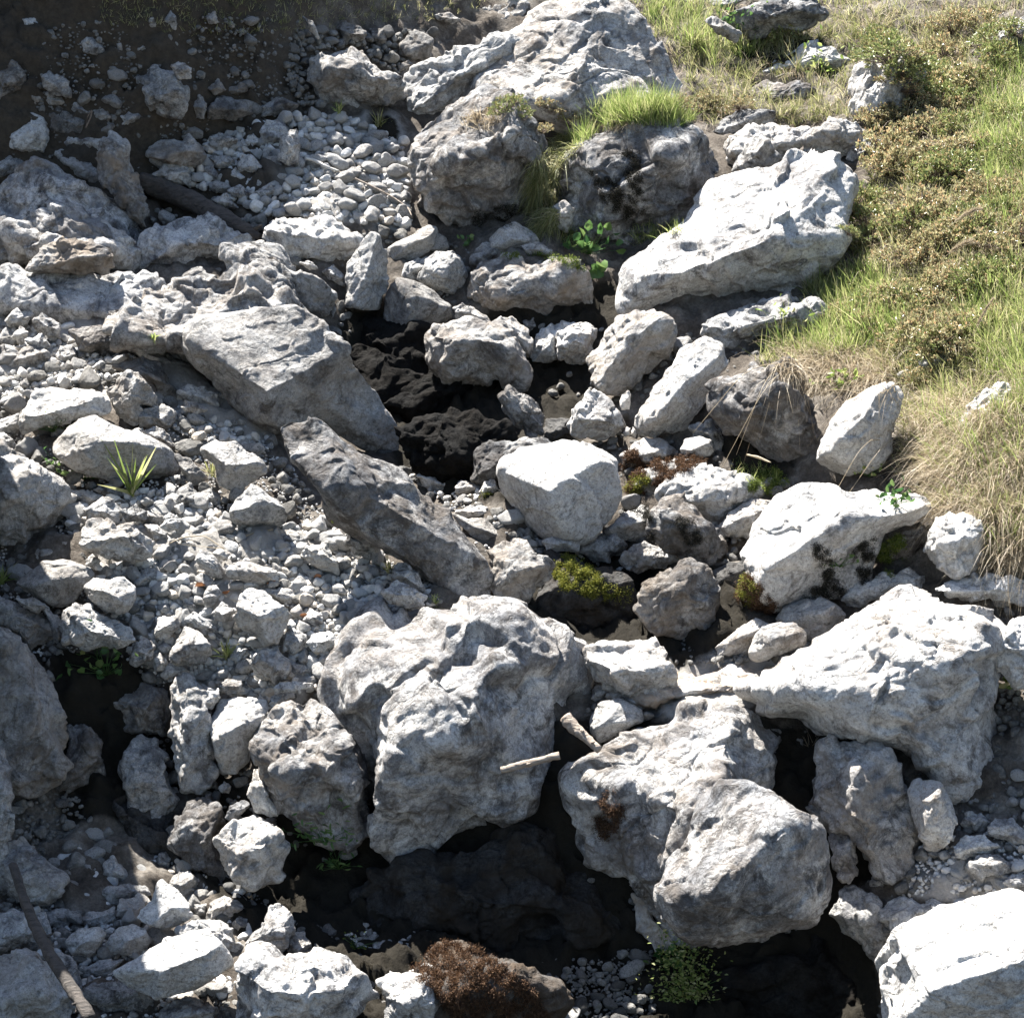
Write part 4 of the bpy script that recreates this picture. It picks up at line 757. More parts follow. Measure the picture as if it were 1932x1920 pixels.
parse_rocks('''
Z|520,800 560,778 610,788 690,850 760,888 830,958 900,1028 937,1080 922,1132 870,1147 800,1095 740,1052 660,1012 600,952 560,892 523,842|long slanting grey boulder crossing from left to the pool|t=.42 b=.85 r=.7 z=-.1 f=55:42:.6/-60:58:.62/130:30:.7 nrand=8
D|35,180 80,110 140,60 200,43 260,90 292,122 230,162 120,202 60,202|grey rock with brown shade among white pebbles near the left edge|t=.4 w=.3
D|-30,60 20,50 45,100 30,170 -30,180|grey rock cut by the left edge beside the pebble fan|t=.4
D|298,115 330,60 400,53 430,110 452,142 380,152 310,142|cream stone with a curved hollow on the pebble fan|t=.75
D|605,175 680,140 780,118 870,160 930,220 972,290 962,342 890,382 860,300 780,220 700,200 640,212|dark arched rock above the grey wedge|t=.2 w=.4 b=.7 z=-.05
D|715,105 800,68 880,78 950,110 1052,190 1052,222 1000,242 950,200 870,150 760,125|grey rock spreading behind the dark arched rock|t=.4 b=.5
D|575,310 640,240 700,180 760,200 850,290 872,370 860,402 780,392 740,472 650,442 610,362|grey wedge right of the white sloping slab|t=.45 b=.4 z=-.15 f=150:35:.6/-30:45:.6
D|100,500 130,420 180,320 280,285 400,283 520,290 600,340 617,430 500,442 380,472 240,512 120,562|white sloping slab above the large domed grey boulder|t=.9 b=.15 r=.7 z=-.1 f=100:35:.45/-80:45:.8
D|-30,470 60,440 130,440 120,500 80,560 -30,540|pale rock at the left end of the white sloping slab|t=.7
D|756,415 850,385 900,378 960,420 982,470 930,512 760,514 756,450|dark flat rock right of the grey wedge|t=.35 b=.3 z=-.05
D|968,315 1030,263 1120,280 1200,320 1212,380 1180,422 1100,382 1010,352|cream rock in the cluster at the foot of the huge ridged boulder|t=.85 w=.3 z=-.05
D|980,395 1010,345 1090,380 1152,410 1080,432 1010,418|small grey rock below the cream rock|t=.7 z=-.15
D|1208,305 1260,278 1312,320 1312,382 1230,402 1203,372|cream chunk touching the huge ridged boulder|t=.8 w=.3
D|1240,400 1300,388 1325,440 1280,450|small block in the shade of the huge ridged boulder|t=.5
D|283,630 310,560 380,490 450,450 530,433 600,470 760,528 850,570 920,620 982,690 1002,752 930,775 800,802 600,802 420,752 350,702 298,665|large domed grey boulder behind the bright tuft of sword-shaped leaves|t=.5 w=.15 b=.2 r=.45 z=-.1 f=110:25:.66/-80:58:.62/150:40:.75 nrand=6
D|765,525 860,493 920,540 972,610 960,652 920,630 850,580|cream-edged rock behind the right shoulder of the large domed boulder|t=.6 w=.3
D|1105,625 1180,590 1290,588 1370,640 1472,710 1467,762 1400,802 1330,852 1260,862 1190,832 1165,700|grey angular boulder with a pale top left of the slanting boulder's head|t=.5 b=.25 r=.5 z=-.15 f=95:38:.6/-70:50:.62
D|965,655 1050,680 1142,780 1122,822 1050,832 1020,772 990,740|shaded rock between the domed boulder and the grey angular boulder|t=.25 w=.3
D|925,775 1020,765 1030,800 960,820|thin brown stone below the domed boulder's right end|t=.4 w=.4
D|955,935 980,840 1040,800 1092,860 1092,952 1050,972 980,962|shaded brown-grey stone standing below the domed boulder|t=.3 w=.4
D|1088,870 1150,833 1212,880 1212,932 1130,937|small shaded stone left of the triangular rock|t=.3
D|1262,975 1300,900 1380,808 1440,840 1520,900 1582,980 1562,1042 1480,1057 1350,1037 1270,1022|triangular grey rock below the grey angular boulder|t=.5 w=.2 b=.5 r=.5 z=-.15 f=120:35:.7/-60:60:.65
D|-60,600 0,568 80,620 200,680 300,760 362,830 357,920 322,1010 282,1112 150,1152 0,1162 -60,1100|large lumpy grey boulder bulging from the left edge in the middle|t=.52 b=.4 r=1 z=-.1 f=105:28:.7/-75:58:.7/0:40:.8
D|-40,530 20,535 70,570 92,612 40,640 -40,610|pale rock behind the lumpy boulder at the left edge|t=.7
D|465,955 560,878 600,900 660,958 664,1042 590,1052 530,1012 480,1012|pale angular stone on top of the cracked lumpy rock|t=.75 b=.2 z=-.1
D|345,845 480,848 560,880 470,962 380,905|flat pale stone right of the lumpy left-edge boulder|t=.75
D|500,850 580,815 660,840 700,900 620,900|shaded flat stone at the root of the sword-leaved tuft|t=.5
D|425,1130 445,1060 480,1008 560,998 640,1050 700,1038 780,1078 852,1130 832,1222 770,1242 690,1242 640,1262 560,1212 520,1170 470,1192|cracked lumpy rock in the middle of the left scree|t=.6 b=.5 r=1.1 z=-.2
D|660,965 750,930 812,970 802,1012 700,1032|pale pitted stone right of the pale angular stone|t=.7 z=-.1
D|815,985 850,965 900,985 905,1020 850,1035|grey dimpled stone left of the tilted square stone|t=.5 z=-.05
D|785,1035 860,1038 920,1078 922,1122 860,1142 830,1095|white stone under the tilted square stone|t=.85 z=-.05
D|878,1052 930,970 992,1020 982,1062 930,1082|tilted square pale stone at the top of the scree|t=.75 z=-.15 p=22
D|158,1245 220,1170 340,1113 400,1140 422,1190 340,1222 250,1252 180,1272|brown-topped flat rock under the lumpy left-edge boulder|t=.5 w=.5 b=.3
D|73,1362 150,1290 240,1240 350,1228 460,1250 522,1300 522,1332 450,1402 400,1472 330,1502 240,1462 150,1402|dark rounded boulder left of the bluish egg-shaped rock|t=.28 w=.2 b=.3 r=.5 z=-.1
D|453,1375 520,1335 600,1338 680,1323 742,1380 742,1442 700,1522 640,1533 560,1502 480,1432|bluish egg-shaped rock in the left scree|t=.58 b=.25 r=.45 z=-.2
D|325,1610 350,1500 430,1470 500,1480 560,1560 600,1578 660,1550 742,1610 747,1682 700,1722 640,1742 560,1722 480,1722 340,1702|boulder half in shadow and half sunlit below the egg-shaped rock|t=.6 b=.4 z=-.15 f=60:45:.6/-90:45:.68/170:45:.7
D|-50,1440 0,1428 90,1460 200,1520 282,1570 292,1660 230,1702 170,1742 80,1622 -50,1560|brown shaded boulder at the left edge above the shadowed big one|t=.25 w=.5 b=.4 z=-.05
D|198,1455 270,1490 340,1580 347,1652 290,1732 268,1650 278,1572|pale rock at the right end of the brown shaded boulder|t=.6
D|75,1435 200,1445 270,1490 200,1525 100,1470|thin pale slab lying on the brown shaded boulder|t=.6 z=-.2
D|468,1235 510,1198 547,1240 530,1292 480,1272|small round stone under the cracked lumpy rock|t=.6 z=-.05
D|690,1255 730,1235 745,1290 700,1315|tan round stone right below the cracked lumpy rock|t=.5 w=.5
D|728,1360 770,1290 860,1238 882,1310 870,1362 800,1402|shaded stone right of the egg-shaped rock|t=.4
D|1063,1225 1100,1178 1180,1210 1242,1290 1232,1332 1170,1332 1100,1275|pale wedge-shaped rock in the middle of the scree|t=.78 z=-.12
D|1163,1197 1200,1168 1260,1200 1245,1237 1190,1230|small yellowish stone in the scree|t=.8 w=.6 z=-.1
D|1228,1295 1290,1240 1420,1258 1532,1300 1532,1352 1400,1357 1250,1335|long flat pale rock in the middle of the scree|t=.78 z=-.1
D|1068,1115 1120,1098 1220,1130 1222,1172 1130,1165|flat grey stone above the pale wedge-shaped rock|t=.6
D|1308,1145 1380,1118 1412,1180 1330,1205|squarish stone above the long flat pale rock|t=.7
D|1275,1115 1320,1063 1372,1090 1362,1122 1300,1134|rounded stone at the shaded top edge of the scree|t=.65
D|1490,1125 1550,1090 1640,1083 1692,1110 1682,1152 1560,1152|flat oval stone at the top right of the scree|t=.72
D|1638,1215 1690,1150 1790,1133 1832,1190 1862,1250 1862,1332 1750,1295 1700,1255|large pale rock at the right side of the scree|t=.72 b=.2 z=-.08
D|1288,1545 1310,1430 1380,1388 1480,1420 1600,1500 1632,1540 1562,1622 1532,1702 1450,1712 1380,1642 1310,1595|big pale angular rock in the lower scree|t=.78 b=.15 r=.6 z=-.2 f=100:38:.6/-30:50:.6/220:40:.65
D|1330,1405 1450,1378 1600,1400 1662,1460 1640,1512 1500,1435 1400,1405|pale slab behind the big pale angular rock|t=.7
D|1163,1525 1220,1458 1280,1500 1292,1560 1230,1577 1180,1562|round pale stone left of the big pale angular rock|t=.8 z=-.15
D|1108,1445 1140,1368 1190,1368 1212,1430 1170,1482 1130,1492|egg-shaped pale stone next to the brown leaf|t=.8 z=-.12
D|998,1482 1010,1418 1070,1428 1112,1520 1050,1542 1000,1542|pale blue upright stone left of the egg-shaped pale stone|t=.75
D|838,1615 870,1550 950,1538 1002,1570 950,1642 900,1682 850,1655|white knobby stone above the round cobbles at the wall's top|t=.85 z=-.08
D|778,1625 800,1560 850,1548 857,1600 810,1652|narrow pale blue stone left of the white knobby stone|t=.65
D|738,1522 800,1498 880,1540 800,1552 750,1562|thin flat stone right of the egg-shaped bluish rock|t=.65
D|1018,1562 1060,1508 1140,1550 1200,1620 1262,1702 1180,1655 1080,1605|white flat stone behind the tall grey stone|t=.9 z=-.02
D|925,1770 950,1650 1010,1578 1080,1620 1160,1690 1172,1740 1130,1802 1030,1822 940,1802|tall grey stone left of the little grass tuft|t=.52 w=.25 b=.2 z=-.2
D|708,1765 740,1690 810,1658 852,1710 832,1770 750,1822 713,1802|round grey cobble at the wall's top, left of two small white ones|t=.65 z=-.1
D|838,1785 880,1738 922,1790 900,1842 850,1842|lower of two small white cobbles beside the tall grey stone|t=.85 z=-.1
D|858,1705 900,1685 942,1705 940,1735 900,1755|upper of two small white cobbles beside the tall grey stone|t=.85 z=-.05
D|878,1865 920,1798 1000,1808 1052,1850 940,1885 900,1892|white rounded stone on top of the column-like rock|t=.85 z=-.1
D|1258,1785 1290,1690 1380,1718 1422,1740 1340,1802 1290,1822|white wedge stone right of the little grass tuft|t=.85
D|1365,1805 1430,1738 1530,1698 1592,1770 1602,1850 1550,1902 1450,1902 1390,1855|broad white rock above the flat flagstone|t=.85 z=-.12
D|1548,1655 1610,1598 1692,1640 1682,1700 1620,1752 1560,1742|grey squarish stone right below the big pale angular rock|t=.62 z=-.05
D|1678,1685 1720,1640 1820,1618 1872,1670 1820,1722 1720,1742|wide white stone left of the ledge boulder's top|t=.85 z=-.05
D|1658,1565 1700,1498 1772,1530 1772,1580 1720,1602|rounded white stone right of the big pale angular rock|t=.85 z=-.05
D|1578,1785 1700,1798 1742,1860 1650,1902 1600,1855|flat white stone at the left shoulder of the ledge boulder|t=.85
E|38,1125 90,1058 180,1058 252,1130 252,1222 190,1242 100,1192 40,1155|dull grey rock at the lower flank of the slanting boulder|t=.5 z=-.15
E|93,1055 130,1008 205,1008 212,1050 180,1078|small pale stone lying on the dull grey rock|t=.75 z=-.2
E|308,1335 320,1260 390,1248 460,1300 492,1402 420,1392 350,1355|pitted grey rock right of the dull grey rock|t=.6 b=.4 z=-.12
E|248,1405 340,1343 420,1380 502,1432 482,1482 400,1492 300,1475|white rock resting on the gravel above the ledge boulder|t=.9 z=-.15
A|220,425 270,388 382,440 382,530 300,530 240,480|squarish rock sticking out of the shaded earth bank|t=.4 w=.4 z=-.1
A|760,425 850,365 960,400 1020,480 1027,580 980,655 880,645 790,570|big dim rounded boulder embedded in the shaded bank|t=.2 w=.3 z=-.1
A|928,355 1000,336 1052,370 1047,430 980,435|lighter stone on the shoulder of the dim rounded boulder|t=.5 z=-.25
A|1043,570 1090,508 1132,560 1122,655 1058,662|dim upright stone right of the dim rounded boulder|t=.2
A|1118,590 1200,530 1380,550 1392,620 1280,665 1140,655|long dim rock at the bottom of the shaded bank|t=.12
A|638,640 720,593 782,640 772,702 660,692|grey stone at the foot of the shaded bank, above the gravel|t=.3
A|1420,590 1540,530 1642,570 1620,615 1440,645|dim flat rock above the gravel's upper rim|t=.2
A|380,600 430,535 500,610 490,660 420,640|pale shaded stone right of the dark rock in the upper left|t=.4
A|500,620 560,585 612,640 580,680 520,670|bluish stone at the bottom of the bank near the curled twig|t=.3
A|780,90 830,58 872,110 850,172 800,192|left one of two pale stones near the top edge of the bank|t=.4 w=.3
A|872,125 930,40 962,90 967,172 900,192|right one of two pale stones near the top edge of the bank|t=.3 w=.3
A|1128,95 1180,60 1195,120 1150,135|small tan stone near the top edge of the bank|t=.35 w=.8
A|450,235 500,170 560,250 602,312 520,312 470,292|brown sloping stone high in the shaded bank|t=.3 w=.4
A|120,105 200,98 212,150 140,172|small grey stone high at the left of the shaded bank|t=.5
A|1655,85 1720,120 1757,200 1740,212 1690,155|brown splinter-shaped stone leaning at the bank's right end|t=.4 w=.6 z=-.15
A|1128,485 1200,443 1242,490 1180,522|tan stone above the long dim rock|t=.3 w=.7
A|1238,490 1340,448 1362,500 1260,525|second tan stone above the long dim rock, the flatter one|t=.25 w=.7
A|240,520 290,485 360,560 340,590 270,580|grey flake-like stone below the squarish bank rock|t=.4
A|150,500 195,480 225,540 200,590 160,560|orange-brown stone left of the grey flake-like stone|t=.3 w=1
A|-30,330 60,300 150,400 160,520 60,590 -30,580|dim rough boulder in the bank at the left edge|t=.2 w=.6 b=.6
A|640,240 665,230 675,280 650,285|tiny pale stone set in the dark bank|t=.4
A|740,260 790,240 810,280 760,290|bluish little stone set in the dark bank|t=.35
B|0,150 60,120 170,170 160,230 60,240|dark rock at the creek's dim upper end, left one|t=.12
B|190,160 270,150 290,240 240,270 190,230|dark rock at the creek's dim upper end, middle one|t=.12
B|360,220 430,160 540,210 530,320 420,340 350,300|dark knobbly rock just left of the leaning lit boulder's top|t=.14
B|540,80 620,65 690,110 640,130 570,120|blue-grey rock at the far upper end of the creek|t=.3
B|340,360 400,330 430,350 390,400 350,390|small blue-grey rock left of the leaning lit boulder|t=.35
A|808,850 860,780 1000,760 1040,730 1100,780 1142,850 1100,905 920,905|wide brownish grey rock at the upper left of the gravel fan|t=.42 w=.4 z=-.1
A|838,975 900,900 1000,868 1047,920 1042,1032 980,1005|grey pointed rock just above the dark log|t=.5 z=-.1 b=.2
A|1418,730 1460,658 1520,648 1580,690 1600,740 1560,800 1430,790|pale block crowning the gravel fan|t=.8 z=-.05
A|1530,760 1545,730 1580,700 1640,688 1647,780 1642,902 1580,922 1520,882|tall pale block right of the crowning block|t=.72 z=-.2
A|1298,905 1330,850 1400,868 1442,920 1402,952 1320,955|squared pale stone in the middle left of the gravel fan|t=.62 z=-.1
A|1238,975 1290,920 1322,950 1312,1002 1250,1004|small bright stone left of the squared pale stone|t=.72 z=-.05
A|1138,755 1200,728 1312,760 1290,812 1200,832|grey stone at the upper rim of the gravel fan|t=.5 z=-.05
A|1318,785 1390,733 1422,780 1370,822|bright stone at the upper rim of the gravel fan|t=.8 z=-.05
A|1138,865 1250,848 1292,880 1270,942 1180,922|dark flat stone in the gravel fan|t=.3 z=-.05
A|1118,915 1170,898 1222,980 1200,1012 1130,982|brownish stone left of the small bright stone|t=.4 w=.3 z=-.02
A|1398,1055 1480,1003 1512,1040 1502,1092 1430,1092|round grey stone in the shaded lower gravel|t=.48 z=-.08
A|1248,1045 1310,1008 1382,1060 1350,1112 1280,1092|brown-grey stone above the log's middle|t=.42 w=.3 z=-.08
A|1158,1095 1240,1058 1312,1140 1220,1145|pale triangular stone touching the log|t=.55 z=-.12
A|1558,1122 1600,1068 1662,1110 1650,1162|small shaded stone above the broad white boulder|t=.5
A|1668,1140 1760,1108 1782,1180 1690,1182|cream stone above the broad white boulder|t=.7
A|1788,1135 1830,1058 1882,1090 1872,1160 1820,1172|squarish cream stone right above the broad white boulder|t=.7
A|1755,1490 1830,1450 1892,1500 1892,1582 1800,1535|pale stone left of the tall pointed rock|t=.8 z=-.05
A|1640,1440 1700,1430 1750,1475 1700,1480|small white stone on the dark grey boulder's upper edge|t=.85 z=-.2
A|20,1765 100,1690 202,1720 150,1782 60,1802|pale stone crossing the front of the dark left-edge rock|t=.7 z=-.15
A|178,1765 230,1710 332,1780 332,1862 240,1832 190,1802|bright block at the upper end of the pebble fan|t=.75 z=-.15
A|58,1855 110,1790 162,1820 120,1882|small white stone in the pebble fan near the left edge|t=.85 z=-.12
A|138,1865 230,1828 282,1900 200,1935|broad white stone in the pebble fan near the left edge|t=.85 z=-.12
''')
# ------------------------------------------------------------------ loose stones and gravel
def inside(poly, x, y):
    poly = np.asarray(poly, float)
    x = np.atleast_1d(np.asarray(x, float)); y = np.atleast_1d(np.asarray(y, float))
    r = np.zeros(x.shape, bool)
    n = len(poly)
    for i in range(n):
        x1, y1 = poly[i]; x2, y2 = poly[(i + 1) % n]
        if y1 == y2: continue
        r ^= ((y1 > y) != (y2 > y)) & (x < (x2 - x1) * (y - y1) / (y2 - y1) + x1)
    return r

def stone_shape(sub, seed):
    d, f = ico(sub)
    rs = np.random.RandomState(seed)
    P = rock_points(d, seed, [(90, 30, .7), (250, 50, .75)], 28, 11)
    P = P * np.array([1.0, rs.uniform(.62, .9), rs.uniform(.55, .85)])
    if sub > 2:
        n = fbm((P + seed).astype(np.float32), 1.8, 2)
        P = P * (1 + 0.10 * n)[:, None]
    return P, f

PROTO = []
for i in range(12):
    P_, f_ = stone_shape(4, 500 + i)
    PROTO.append(mesh_from('stone', P_, f_, True, [M_ROCK]))
SMALL = [stone_shape(2, 700 + i) for i in range(14)]
TINY = [stone_shape(1, 750 + i) for i in range(14)]
MEDIUM = [stone_shape(3, 800 + i) for i in range(14)]

def rand_rot(rs):
    a, b, c = rs.uniform(-.5, .5), rs.uniform(-.5, .5), rs.uniform(0, 6.283)
    return np.array(Matrix.Rotation(c, 3, 'Z') @ Matrix.Rotation(a, 3, 'X') @ Matrix.Rotation(b, 3, 'Y'))

def gravel_field(poly, seed, sizes, label, group, n_own, fine_name, fine_label, dens=1.0, tone=(.5, .85), warm=(.05, .35), avoid=True, lift=0.3, bury=0.0, dim=False, thin=False):
    """sizes: (radius on the sheet, how many) from large to small; the first n_own are objects of their own"""
    rs = np.random.RandomState(seed)
    poly = np.array(poly, float)
    lo, hi = poly.min(0), poly.max(0)
    xx, yy = np.meshgrid(np.arange(lo[0], hi[0] + 1), np.arange(lo[1], hi[1] + 1))
    reg = in_poly(poly, xx, yy)
    placed = np.zeros((0, 3)); own = 0
    VV, FF, base = [], [], 0
    for r0, cnt in sizes:
        tries = 0; done = 0
        while done < cnt * dens and tries < cnt * 14:
            tries += 1
            x, y = rs.uniform(lo, hi)
            if not reg[int(y - lo[1]), int(x - lo[0])]: continue
            if thin and rs.rand() < .93 and any(in_poly(d_, np.array([x]), np.array([y]))[0] for d_ in DAMP): continue
            r = r0 * rs.uniform(.75, 1.3)
            if avoid and COVER[min(max(int(y) + 100, 0), 2099), min(max(int(x) + 150, 0), 2299)]: continue
            if len(placed):
                dd = np.hypot(placed[:, 0] - x, placed[:, 1] - y)
                if (dd < (placed[:, 2] + r) * (0.56 if r0 > 4 else 0.42)).any(): continue
            placed = np.vstack([placed, (x, y, r)]) if r0 > 3 else placed
            D = float(ground_depth(x, y + r * .5))
            R = r * D * TAN / HALF_X * 1.12
            p = direction(x, y) * D + np.array((0, -.4, .6)) * R * (lift + rs.uniform(0, .5) - bury)
            Rm = rand_rot(rs)
            if own < n_own:
                k = rs.randint(len(PROTO))
                tn, wm = rs.uniform(*tone), rs.uniform(*warm)
                fx, fy = (x - lo[0]) / (hi[0] - lo[0]), (y - lo[1]) / (hi[1] - lo[1])
                ad = ('brownish ' if wm > .3 else '') + ('chalky' if tn > .78 else 'pale' if tn > .6 else 'grey' if tn > .35 else 'dark')
                where = ('upper', 'middle', 'lower')[min(int(fy * 3), 2)] + (' left', ' centre', ' right')[min(int(fx * 3), 2)]
                o = link('stone', PROTO[k], p, label=ad + ' ' + label.replace('WHERE', where), category='stone', group=group)
                m = Matrix(Rm.tolist()).to_4x4()
                o.matrix_world = Matrix.Translation(Vector(p)) @ m @ Matrix.Diagonal((R, R, R, 1))
                o.color = ((tn + .3) / 1.4, wm, rs.uniform(.0, .45), 1)
                own += 1
            else:
                S, f = (MEDIUM if r0 > 9.5 else SMALL if r0 > 3.6 else TINY)[rs.randint(14)]
                VV.append(S * R @ Rm.T + p); FF.append(f + base); base += len(S)
            done += 1
    if VV and fine_name:
        o = link(fine_name, mesh_from(fine_name, np.vstack(VV), np.vstack(FF), False, [M_GRAVEL_DIM if dim else M_GRAVEL]), kind='stuff', label=fine_label)
    return placed

def gravel_material():
    m, nt, b = nodes('gravel_stone')
    t = NT(nt); tc = t.n('ShaderNodeTexCoord'); ge = t.n('ShaderNodeNewGeometry')
    v = tc.outputs['Object']
    base = t.ramp(ge.outputs['Random Per Island'], [(0.0, (0.26, 0.255, 0.25)), (0.25, (0.42, 0.415, 0.40)), (0.55, (0.55, 0.54, 0.52)), (0.8, (0.42, 0.37, 0.31)), (1.0, (0.62, 0.61, 0.59))])
    sp = t.ramp(t.noise(v, 60, 6, 0.7), [(0.3, 0.65), (0.7, 1.2)])
    base = t.mix(0.8, base, sp, 'MULTIPLY')
    t.l(base, b.inputs['Base Color']); b.inputs['Roughness'].default_value = 0.9; b.inputs['Specular IOR Level'].default_value = 0.2
    bp = t.n('ShaderNodeBump'); bp.inputs['Strength'].default_value = 0.7; bp.inputs['Distance'].default_value = 0.01
    t.l(t.noise(v, 70, 6, 0.7), bp.inputs['Height']); t.l(bp.outputs[0], b.inputs['Normal'])
    return m
M_GRAVEL = gravel_material()
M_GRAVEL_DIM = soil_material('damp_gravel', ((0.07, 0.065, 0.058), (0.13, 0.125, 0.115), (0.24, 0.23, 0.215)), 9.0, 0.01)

FAN = [(300,300),(380,275),(430,255),(520,228),(640,215),(700,240),(765,275),(775,425),(700,425),(600,412),(500,405),(400,360),(300,335)]
gravel_field(FAN, 1, [(15, 60), (10.5, 190), (7, 480), (4, 1200), (2.5, 900)], 'stone in the WHERE of the gravel fan behind the dark log', 'stones of the gravel fan behind the log', 66,
             'gravel', 'small pale gravel in the fan behind the dark log', lift=.5)
SCREE = [(130,940),(250,930),(330,925),(420,970),(500,990),(620,995),(690,1050),(800,1085),(830,1150),(660,1190),(600,1300),(500,1340),(400,1300),(300,1280),(230,1210),(170,1110),(130,1040)]
gravel_field(SCREE, 2, [(15, 70), (10.5, 240), (7, 620), (4, 1700), (2.5, 1500)], 'stone in the WHERE of the sunny scree above the ledge boulder', 'stones of the sunny scree', 66,
             'gravel', 'small whitish gravel between the stones of the sunny scree', tone=(.6, .95), lift=.45)
PEBB = [(-20,575),(60,565),(110,595),(200,640),(290,640),(250,700),(350,740),(500,790),(520,840),(480,860),(350,820),(270,780),(220,720),(140,725),(-20,770)]
gravel_field(PEBB, 3, [(12, 40), (8, 120), (5, 380), (3.2, 1300), (2.2, 1500)], 'small stone in the WHERE of the left pebble fan', 'stones of the left pebble fan', 26,
             'gravel', 'fine beige gravel on the left terrace', tone=(.6, .95), warm=(.1, .5))
gravel_field([(60,1640),(160,1600),(300,1600),(470,1700),(520,1790),(480,1850),(330,1920),(60,1932)], 4, [(17, 14), (11, 40), (7, 120), (4, 260)],
             'stone in the WHERE of the shaded stone pit', 'stones of the shaded pit', 14, 'gravel', 'shaded gravel in the stone pit', tone=(.3, .6))
gravel_field([(760,890),(940,880),(960,980),(1120,1060),(1160,1030),(1230,1050),(1100,1110),(1000,1070),(900,1030),(850,960)], 5, [(9, 12), (6, 40), (3.5, 260)],
             'small stone in the WHERE of the gravel under the smooth whitish boulder', 'stones under the whitish boulder', 8, 'gravel', 'fine gravel under the smooth whitish boulder')
gravel_field([(1690,1600),(1932,1560),(2050,1600),(2050,1700),(1800,1700),(1700,1690)], 6, [(12, 12), (8, 30), (5, 120), (3, 350)],
             'stone in the WHERE of the gravel patch by the right edge', 'stones at the lower right edge', 8, 'gravel', 'fine gravel at the lower right edge')
gravel_field([(-40,30),(560,40),(560,200),(420,260),(280,300),(200,270),(-40,230)], 7, [(13, 14), (8, 30), (4.5, 90)],
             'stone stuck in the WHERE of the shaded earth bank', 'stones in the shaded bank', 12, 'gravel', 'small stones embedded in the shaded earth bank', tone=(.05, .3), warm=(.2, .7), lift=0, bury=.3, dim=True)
gravel_field([(560,60),(820,60),(760,130),(700,200),(560,200),(540,130)], 8, [(13, 12), (8, 40), (5, 90)],
             'stone in the WHERE of the far creek end', 'stones at the upper end of the creek', 8, 'gravel', 'small dim stones at the upper end of the creek', tone=(.0, .2), dim=True)
gravel_field([(650,1740),(860,1720),(840,1800),(700,1850),(640,1800)], 9, [(9, 10), (5, 60)],
             'small stone in the WHERE of the earth patch under the ledge', 'stones under the ledge', 4, 'gravel', 'small stones on the earth under the ledge')
# rubble filling the gaps everywhere else between the boulders
gravel_field([(-60,380),(400,400),(820,440),(1150,620),(1500,640),(1500,900),(1450,1200),(1900,1100),(1980,1560),(1980,1932),(-60,1932)], 10, [(20, 70), (13, 190), (8, 480), (4.5, 1100)],
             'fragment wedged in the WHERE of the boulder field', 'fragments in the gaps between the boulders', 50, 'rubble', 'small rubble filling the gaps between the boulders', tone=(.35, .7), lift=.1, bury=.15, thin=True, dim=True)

gravel_field([(-60,560),(400,560),(560,800),(760,1080),(640,1330),(420,1350),(200,1240),(-60,1240)], 11, [(3.2, 1600), (2.2, 1800)], '', None, 0, 'gravel', 'fine grit between the stones of the left terrace')
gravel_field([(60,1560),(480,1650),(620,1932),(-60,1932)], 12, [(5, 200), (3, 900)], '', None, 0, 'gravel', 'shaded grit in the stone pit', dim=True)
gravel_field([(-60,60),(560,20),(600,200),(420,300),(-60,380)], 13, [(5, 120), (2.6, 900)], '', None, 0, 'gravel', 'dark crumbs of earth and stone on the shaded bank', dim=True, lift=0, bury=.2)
gravel_field([(900,1180),(1500,1200),(1600,1400),(1100,1500),(1050,1350)], 14, [(5, 80), (3, 500)], '', None, 0, 'gravel', 'wet gravel beside the streambed', dim=True)

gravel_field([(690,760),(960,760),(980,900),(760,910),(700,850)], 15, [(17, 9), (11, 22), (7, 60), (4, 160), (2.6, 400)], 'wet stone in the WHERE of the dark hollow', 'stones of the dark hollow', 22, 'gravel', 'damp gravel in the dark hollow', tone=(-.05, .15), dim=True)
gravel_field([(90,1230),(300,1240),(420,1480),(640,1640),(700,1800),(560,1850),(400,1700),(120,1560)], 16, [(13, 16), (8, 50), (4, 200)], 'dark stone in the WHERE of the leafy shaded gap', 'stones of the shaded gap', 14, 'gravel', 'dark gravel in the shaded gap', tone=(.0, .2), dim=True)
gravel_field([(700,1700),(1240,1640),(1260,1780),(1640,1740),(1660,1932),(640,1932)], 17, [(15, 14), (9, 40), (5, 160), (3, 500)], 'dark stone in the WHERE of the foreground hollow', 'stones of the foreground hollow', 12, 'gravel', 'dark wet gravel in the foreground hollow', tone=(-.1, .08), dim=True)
# ------------------------------------------------------------------ plants and wood
bpy.context.view_layer.update()
DG = bpy.context.evaluated_depsgraph_get()

def cast(x, y):
    d = direction(x, y)
    dn = d / np.linalg.norm(d)
    ok, loc, nor, _, ob, _ = scene.ray_cast(DG, Vector(CAM), Vector(dn))
    return (np.array(loc), np.array(nor), ob) if ok else None

def sample(poly, n, seed, only=None, gate=0):
    rs = np.random.RandomState(seed)
    poly = np.array(poly, float); lo, hi = poly.min(0), poly.max(0)
    P, N, O = [], [], []
    tries = 0
    while len(P) < n and tries < n * 6:
        tries += 1
        x, y = rs.uniform(lo, hi)
        if not inside(poly, x, y)[0]: continue
        if gate and perlin(np.array([[x / gate, y / gate, seed * 3.7]]))[0] < -.02 + rs.uniform(-.12, .12): continue
        h = cast(x, y)
        if h is None: continue
        kind = h[2].name.split('.')[0]
        if only and kind not in only: continue
        P.append(h[0]); N.append(h[1]); O.append(h[2])
    return np.array(P), np.array(N), O

